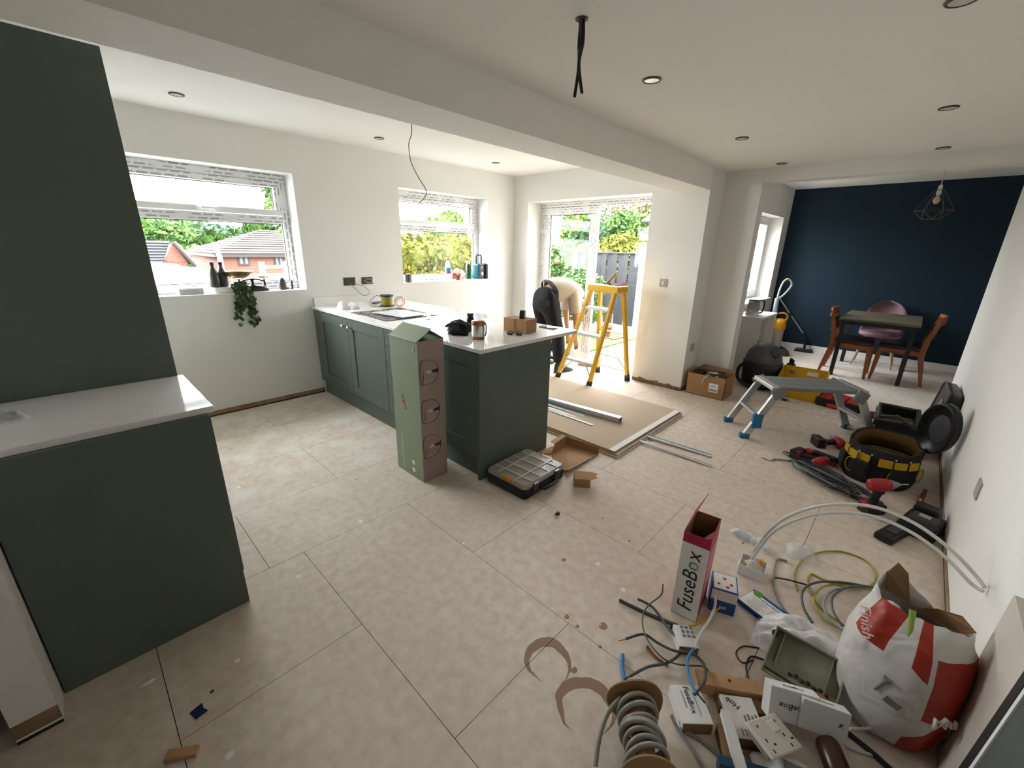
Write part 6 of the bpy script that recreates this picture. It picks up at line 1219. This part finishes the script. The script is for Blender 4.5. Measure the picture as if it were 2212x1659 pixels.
# ---- small cartons and electrical bits
def carton2(label, c, lx_, ly, h, rz, z=0, tilt=(0, 0)):
    t = thing('small_fuse_carton', label, 'carton', (c[0], c[1], z), (tilt[0], tilt[1], rz), 'small white wiring accessory cartons'); part('carton_body', G().box((0, 0, h/2), (lx_, ly, h)), WCARD, t, bev=.0015); part('open_end', G().box((0, (1 if z else -1)*(ly/2+.0006), h/2), (lx_*.94, .001, h*.86)), CARDD, t); return t
t = carton2('small white carton lettered FuseBox by the cable drum', (-.24, 1.165), .10, .125, .05, .75); fuse_word(t, .026, (.0, .015, .0508), (0, 0, -PI/2+.0), ext=.0003); text_part('subtitle', 'circuit protection', .008, GREY, t, (-.018, .015, .0508), (0, 0, -PI/2)); part('print_line', G().box((.02, 0, .0506), (.002, .08, .0003)), GREY, t)
t = carton2('small white carton marked Hob in pen', (-.10, 1.245), .105, .135, .05, .65, .0); 
text_part('pen_note', 'Hob', .026, INK, t, (-.018, .04, .0508), (0, 0, 2.4), shear=.2); gl = G()
for k in range(4): gl.box((.005+.012*k, -.01, .0506), (.007, .03+.01*(k % 2), .0003))
part('spec_marks', gl, GREY, t); gl = G()
for k in range(5): gl.box((-.02+.01*k, -.05, .0506), (.004, .02, .0003))
part('barcode_marks', gl, GREY, t)
t = carton2('upright white carton lettered FuseBox leaning on the wood offcut', (.01, 1.345), .15, .05, .10, .55, .045, (-.45, .1)); fuse_word(t, .026, (0, -.0262, .05), (PI/2, PI, 0), ext=.0003); fuse_word(t, .018, (.0, 0, .1005), (0, 0, 0), ext=.0003)
t = carton2('white carton tucked behind the upright carton', (.085, 1.375), .14, .045, .09, .5, .045, (-.4, .15)); text_part('lettering', 'x', .03, INK, t, (.045, -.0235, .05), (PI/2, 0, 0), shear=.12); part('purple_line', G().box((0, 0, .0905), (.06, .003, .0004)), mat('purple_ink', '#5d4a6b', rough=.6), t)
t = carton2('small white carton with printed panel near the tall carton', PZ(1478, 1392)[:2], .075, .10, .045, .65, 0); gl = G()
for i in range(3):
    for j in range(3): gl.box((.012+.018*(i-1), .02+.02*(j-1), .0453), (.013, .014, .0003))
part('print_grid', gl, GREY, t)
# double socket with switch
t = thing('socket_faceplate', 'white cooker socket faceplate with pin holes lying on the cartons', 'faceplate', (-.015, 1.215, .085), (-.25, .12, -.45)); part('plate', G().box((0, 0, .006), (.10, .145, .012)), mat('cream_plastic', (.72, .69, .62), rough=.4), t, bev=.004); part('rocker_switch', G().box((-.018, .02, .014), (.032, .028, .006), (.15, 0, 0)), MATS['cream_plastic'], t, bev=.003)
for y in (.042, -.042): 
    for x, yy, a, b in ((.022, .016, .005, .011), (.008, -.006, .009, .005), (.036, -.006, .009, .005)): part('pin_hole', G().box((x, y+yy, .0122), (a, b, .0006)), INK, t)
    part('neon', G().cyl((-.03, y, .012), (-.03, y, .0128), .004, n=10), CRM, t)
part('back_housing', G().box((0, 0, -.012), (.08, .12, .026)), mat('pattress', '#a08f80', rough=.6), t, bev=.004)
t = thing('white_trunking', 'white trunking offcut leaning towards the bottom edge', 'trunking', (-.10, 1.13, .0), (.0, .0, -.95)); part('trunking_body', G(Matrix.Translation((0, 0, .065)) @ Matrix.Rotation(.12, 4, 'Y')).box((.02, 0, 0), (.20, .028, .022)), WHITEP, t, bev=.002); part('trunking_lid', G(Matrix.Translation((0, 0, .065)) @ Matrix.Rotation(.12, 4, 'Y')).box((.02, 0, .012), (.20, .03, .004)), WCARD, t); part('prop_block', G().box((.0, 0, .025), (.12, .05, .05)), CARDD, t)  # last part is an added stand-in block propping up the trunking
t = thing('wood_batten', 'rough pine batten offcut lying across the clutter', 'timber', (-.085, 1.385, 0), .57); PINE = mat('pine_batten', '#b08b64', rough=.75, var=.18, vscale=9); part('batten', G().box((0, 0, .035), (.42, .055, .045)), PINE, t, bev=.003); part('lower_block', G().box((-.06, -.055, .02), (.18, .05, .04)), CARDD, t, bev=.003)
for x in (-.1, .02, .12): part('knot', G().cyl((x, .005, .0574), (x, .005, .058), .006, n=10), BARK, t)
t = thing('blue_offcut', 'dark blue plastic offcut under the socket faceplate', 'offcut', (-.045, 1.10, 0), .5); part('strip', G().box((0, 0, .03), (.16, .03, .05)), mat('deep_blue_plastic', '#1d4a6b', rough=.4), t, bev=.004); part('end_cap', G().box((.085, 0, .03), (.012, .034, .054)), BLACK, t, bev=.002)
t = thing('brown_bottle', 'dark brown bottle lying behind the carton stack', 'bottle', (.14, 1.30, .045), (PI/2, 0, .5)); part('bottle_body', G().lathe([(.03, -.06), (.034, -.05), (.034, .04), (.02, .06), (.012, .075), (.012, .09)], 18), mat('brown_plastic', '#3d2114', rough=.3), t); part('cap', G().cyl((0, 0, .088), (0, 0, .105), .015, n=14), BLACK, t)
t = thing('crumpled_packaging', 'crumpled white printed packaging at the bottom edge', 'packaging', (.06, 1.165, 0), .3); part('sheet', crumple(.075, 33, (1.4, 1.0, .45), amp=.3), PAPER, t); part('print_marks', G().box((.0, .02, .06), (.05, .03, .003)), GREY, t)
t = thing('plaster_lump', 'pale rounded plaster lump at the bottom edge', 'plaster', (.19, 1.24, 0)); part('lump', crumple(.05, 44, (1.3, 1, .8), amp=.2), mat('pale_plaster', '#b8a894', rough=.9), t); part('chip', G().box((.05, -.03, .012), (.03, .02, .02), (.3, .2, .5)), MATS['pale_plaster'], t)
# ---- grey consumer unit cover
cD, cC, cA = PZ(1645, 1447, .015), PZ(1800, 1545, .015), PZ(1671, 1352, .12)
xA = (cC-cD).normalized(); yA = (cA-cD); yA = (yA-xA*yA.dot(xA)); lhm = yA.length; yA.normalize(); zA = xA.cross(yA); lwm = (cC-cD).length
MC = Matrix(((xA.x, yA.x, zA.x), (xA.y, yA.y, zA.y), (xA.z, yA.z, zA.z))); ctr = (cD+cC)/2+yA*lhm/2
t = thing('consumer_unit_cover', 'old grey-green plastic consumer unit cover tipped open side up', 'cover', ctr, MC.to_euler()); CUC = mat('aged_plastic', '#9c9f8f', rough=.6, var=.2, vscale=14, vcol='#8a8a70')
lw, lh, dp = lwm, lhm, .05
part('cover_floor', G().box((0, 0, .003), (lw, lh, .006)), CUC, t)
for a, b in (((-lw/2, -lh/2, 0), (lw/2, -lh/2+.005, dp)), ((-lw/2, lh/2-.005, 0), (lw/2, lh/2, dp)), ((-lw/2, -lh/2, 0), (-lw/2+.005, lh/2, dp)), ((lw/2-.005, -lh/2, 0), (lw/2, lh/2, dp))): part('cover_wall', G().bb(a, b), CUC, t)
part('busbar_slot', G().box((.0, -.05, .012), (.22, .03, .014)), CUC, t, bev=.002); part('inner_rib', G().box((-.08, .02, .016), (.005, .14, .02)), CUC, t); part('inner_rib', G().box((.07, .02, .016), (.005, .14, .02)), CUC, t)
for k in range(7): part('dust_clump', G().ball((-.03+.018*k, -.045+.006*(k % 2), .022), .008, 6, 5), BARK, t)
for x in (-.11, .11): part('green_grommet', G().cyl((x, .06, .006), (x, .06, .014), .012, n=12), mat('dark_green_rubber', '#3c4a33', rough=.7), t)
# ---- thin white bag
def sheetbag(name, label, cx_, cy_, w, d, h, seed, m):
    n = 26; g = G(); vs = []; fs = []
    for i in range(n):
        for j in range(n):
            a, b = i/(n-1)*2-1, j/(n-1)*2-1; r = min(1, math.hypot(a, b)*.92); e = (1-r**3); x, y = cx_+a*w/2, cy_+b*d/2
            z = h*e*(.75+.5*noise.noise(Vector((a*1.5+seed, b*1.5, 0))))+.03*e*noise.noise(Vector((a*4, b*4, seed)))+.012*e*abs(noise.noise(Vector((a*9, b*6, seed+4)))); ang = math.atan2(b, a); k = 1+.12*noise.noise(Vector((math.cos(ang)*1.5+seed, math.sin(ang)*1.5, 1)))
            vs.append((cx_+a*w/2*k, cy_+b*d/2*k, max(.001, z)))
    for i in range(n-1):
        for j in range(n-1): fs.append((i*n+j, (i+1)*n+j, (i+1)*n+j+1, i*n+j+1))
    g.add(vs, fs, True); return solo(name, g, m, label, 'bag', sol=.001)
sheetbag('white_polythene_bag', 'thin white polythene bag lying between the cover and the sack', -.005, 1.735, .36, .25, .10, 3, film_mat('white_polythene', (.82, .81, .82), .12, .35))
# ---- plaster sack, standing, torn open top
t = thing('plaster_sack', 'white and red plaster sack standing torn open by the leaning board', 'sack', (.232, 1.635, 0), -.1)
def sackmat():
    m = mat('sack_plastic', (.70, .68, .65), rough=.4); nt = m.node_tree; L = nt.links.new; b = nt.nodes['Principled BSDF']
    tc = nt.nodes.new('ShaderNodeTexCoord'); sx = nt.nodes.new('ShaderNodeSeparateXYZ'); L(tc.outputs['Object'], sx.inputs[0])
    def mth(op, x, y):
        n = nt.nodes.new('ShaderNodeMath'); n.operation = op
        for i, q in ((0, x), (1, y)):
            if isinstance(q, (int, float)): n.inputs[i].default_value = q
            else: L(q, n.inputs[i])
        return n.outputs[0]
    ang = nt.nodes.new('ShaderNodeMath'); ang.operation = 'ARCTAN2'; L(sx.outputs[1], ang.inputs[0]); L(sx.outputs[0], ang.inputs[1]); A = ang.outputs[0]; Z = sx.outputs[2]
    # angle around the sack: -pi/2 faces the camera
    def rect(a0, a1, z0, z1, skew=0.0):
        Zs = mth('ADD', Z, mth('MULTIPLY', A, skew))
        return mth('MULTIPLY', mth('MULTIPLY', mth('GREATER_THAN', A, a0), mth('LESS_THAN', A, a1)), mth('MULTIPLY', mth('GREATER_THAN', Zs, z0), mth('LESS_THAN', Zs, z1)))
    red = mth('MAXIMUM', rect(-2.75, -1.95, .33, .46), mth('MAXIMUM', rect(-1.15, -.30, .04, .26, -.16), mth('MAXIMUM', rect(-1.0, .6, .17, .38), rect(-1.42, -1.1, .19, .37, .1))))
    n = nt.nodes.new('ShaderNodeMix'); n.data_type = 'RGBA'; L(red, n.inputs[0]); n.inputs[6].default_value = (.68, .66, .63, 1); n.inputs[7].default_value = (*hexc('#a8352a'), 1); L(n.outputs[2], b.inputs['Base Color'])
    nz = nt.nodes.new('ShaderNodeTexNoise'); nz.inputs['Scale'].default_value = 9; nz.inputs['Distortion'].default_value = .5; L(tc.outputs['Object'], nz.inputs[0]); bp = nt.nodes.new('ShaderNodeBump'); bp.inputs['Strength'].default_value = .7; bp.inputs['Distance'].default_value = .03; L(nz.outputs['Fac'], bp.inputs['Height']); L(bp.outputs[0], b.inputs['Normal'])
    return m
n = 40; rg = []
for z, rx, ry, ox in ((0, .115, .10, 0), (.02, .135, .12, 0), (.10, .15, .135, 0), (.2, .155, .14, .0), (.30, .15, .13, .0), (.37, .135, .11, .0), (.42, .12, .08, .0), (.46, .115, .06, -.0)):
    ring_ = []
    for i in range(n):
        a = 2*PI*i/n; cr = 1+.07*noise.noise(Vector((math.cos(a)*2, math.sin(a)*2, z*7)))+.03*noise.noise(Vector((math.cos(a)*6, math.sin(a)*6, z*14))); zz = z
        if z > .4: zz += .07*(max(0, math.cos(a-2.3))**2)*(1 if z > .43 else .4)-.05*(max(0, math.cos(a-1.2))**2)+.015*noise.noise(Vector((a*3, z*9, 2)))
        ring_.append(Vector((rx*cr*math.cos(a)+ox, ry*cr*math.sin(a), zz)))
    rg.append(ring_)
part('sack_body', G().loft(rg, cap=False), sackmat(), t, sol=.003); part('sack_base', G().loft([[p+Vector((0, 0, .001)) for p in rg[0]], [p+Vector((0, 0, .004)) for p in rg[0]]]), MATS['sack_plastic'], t)
part('plaster_powder', G().lathe([(0, .30), (.08, .31), (.12, .33), (.125, .32), (.12, .2), (0, .2)], 24, sy=.85), mat('plaster_powder', '#8a6f5a', rough=.95), t)
part('torn_paper_lining', G().add([(-.09, .03, .45), (-.03, .05, .43), (-.055, .04, .53), (-.085, .03, .56), (-.1, .02, .52)], [(0, 1, 2, 3, 4)]), mat('brown_kraft', '#8a6a4a', rough=.85), t, sol=.003); part('torn_paper_lining', G().add([(0, .06, .42), (.09, .03, .41), (.115, .0, .46), (.08, .03, .475), (.03, .05, .45)], [(0, 1, 2, 3, 4)]), MATS['brown_kraft'], t, sol=.003)
part('green_tie', G().tube(smooth_path([(-.02, -.05, .47), (-.01, -.075, .43), (.0, -.1, .38)]), .009, 6, flat=.4), mat('lime_tape', '#8fb04a', rough=.5), t)
RW = mat('red_print_white', (.75, .7, .66), rough=.5)
text_part('brand_text', 'Finish', .045, RW, t, (-.105, -.108, .39), (1.25, 1.15, -.62), ext=.0012); text_part('brand_text', 'Mu', .055, RW, t, (.122, -.112, .20), (PI/2-.05, -.1, .82), ext=.004)
sc = part('screw_picture', G().tube([(-.02, -.139, .25), (-.035, -.141, .20)], [.006, .004], 6), GREY, t); part('screw_head', G().cyl((-.018, -.141, .252), (-.016, -.139, .262), .012, n=10), GREY, sc); part('grey_patch', G().box((.01, -.142, .19), (.04, .004, .024), (0, .3, .1)), GREY, t)
# ---- boards leaning on the right wall
t = thing('leaning_board', 'thick white board standing against the right wall behind the sack', 'board', (.385, 1.53, 0)); part('board_face', G(Matrix.Rotation(.03, 4, 'Y')).bb((-.012, -.16, .0), (.012, .155, .59)), mat('primed_board', '#c3bab0', rough=.7, var=.06, vscale=6), t, bev=.002); part('dirty_edge', G(Matrix.Rotation(.03, 4, 'Y')).bb((-.013, -.165, 0), (.013, -.16, .59)), mat('grimy_edge', '#7d6f60', rough=.85, var=.3, vscale=20), t)
t = thing('leaning_sheet', 'dark grey-green panel with black and white edging standing at the lower right', 'panel', (.36, 1.05, 0)); part('panel_face', G(Matrix.Rotation(.05, 4, 'Y')).bb((-.012, -.35, 0), (.012, .24, .64)), mat('slate_panel', '#4b524f', rough=.45), t); part('white_edging', G(Matrix.Rotation(.05, 4, 'Y')).bb((-.016, .24, 0), (.014, .255, .645)), WHITEP, t); part('black_edging', G(Matrix.Rotation(.05, 4, 'Y')).bb((-.018, .255, 0), (.014, .29, .65)), BLACK, t)
# ---- scraps on the floor
p = PZ(318, 1475); solo('white_filler_blob', G(Matrix.Translation(p)).lathe([(0, .0), (.016, .0), (.014, .003), (0, .004)], 14, sx=.7, sy=1.5), PAPER, 'small white filler blob on the floor near the wall end', 'scrap')
p = PZ(430, 1537); solo('blue_tape_scrap', G(Matrix.Translation(p+Vector((0, 0, .001))) @ Matrix.Rotation(.3, 4, 'Z')).add([(-.022, -.018, 0), (.02, -.02, .002), (.024, .016, 0), (.006, .012, .004), (-.02, .02, .001)], [(0, 1, 2, 3, 4)]), mat('navy_tape', '#1a2450', rough=.6), 'scrap of dark blue tape on the floor', 'scrap', sol=.001)
p = PZ(395, 1632); solo('wood_chip', G(Matrix.Translation(p+Vector((0, 0, .009))) @ Matrix.Rotation(.9, 4, 'Z')).box((0, 0, 0), (.085, .028, .016), (0, .08, .1)), PINE, 'small pine offcut on the floor at lower left', 'timber', bev=.002)
p = PZ(1205, 1112); t = thing('dark_connector', 'small dark blue connector dropped on the floor', 'connector', p, .5); part('body', G().box((0, 0, .010), (.022, .016, .018)), mat('navy_plastic', '#23233d', rough=.5), t, bev=.003); part('lug', G().box((-.015, -.004, .006), (.012, .006, .008)), GREY, t, bev=.001)
p = PZ(1455, 1362); solo('wall_plug_scrap', G(Matrix.Translation(p)).box((0, 0, .008), (.03, .018, .016), (.2, .1, .5)), BLACK, 'small black plastic scrap by the printed carton', 'scrap', bev=.003)
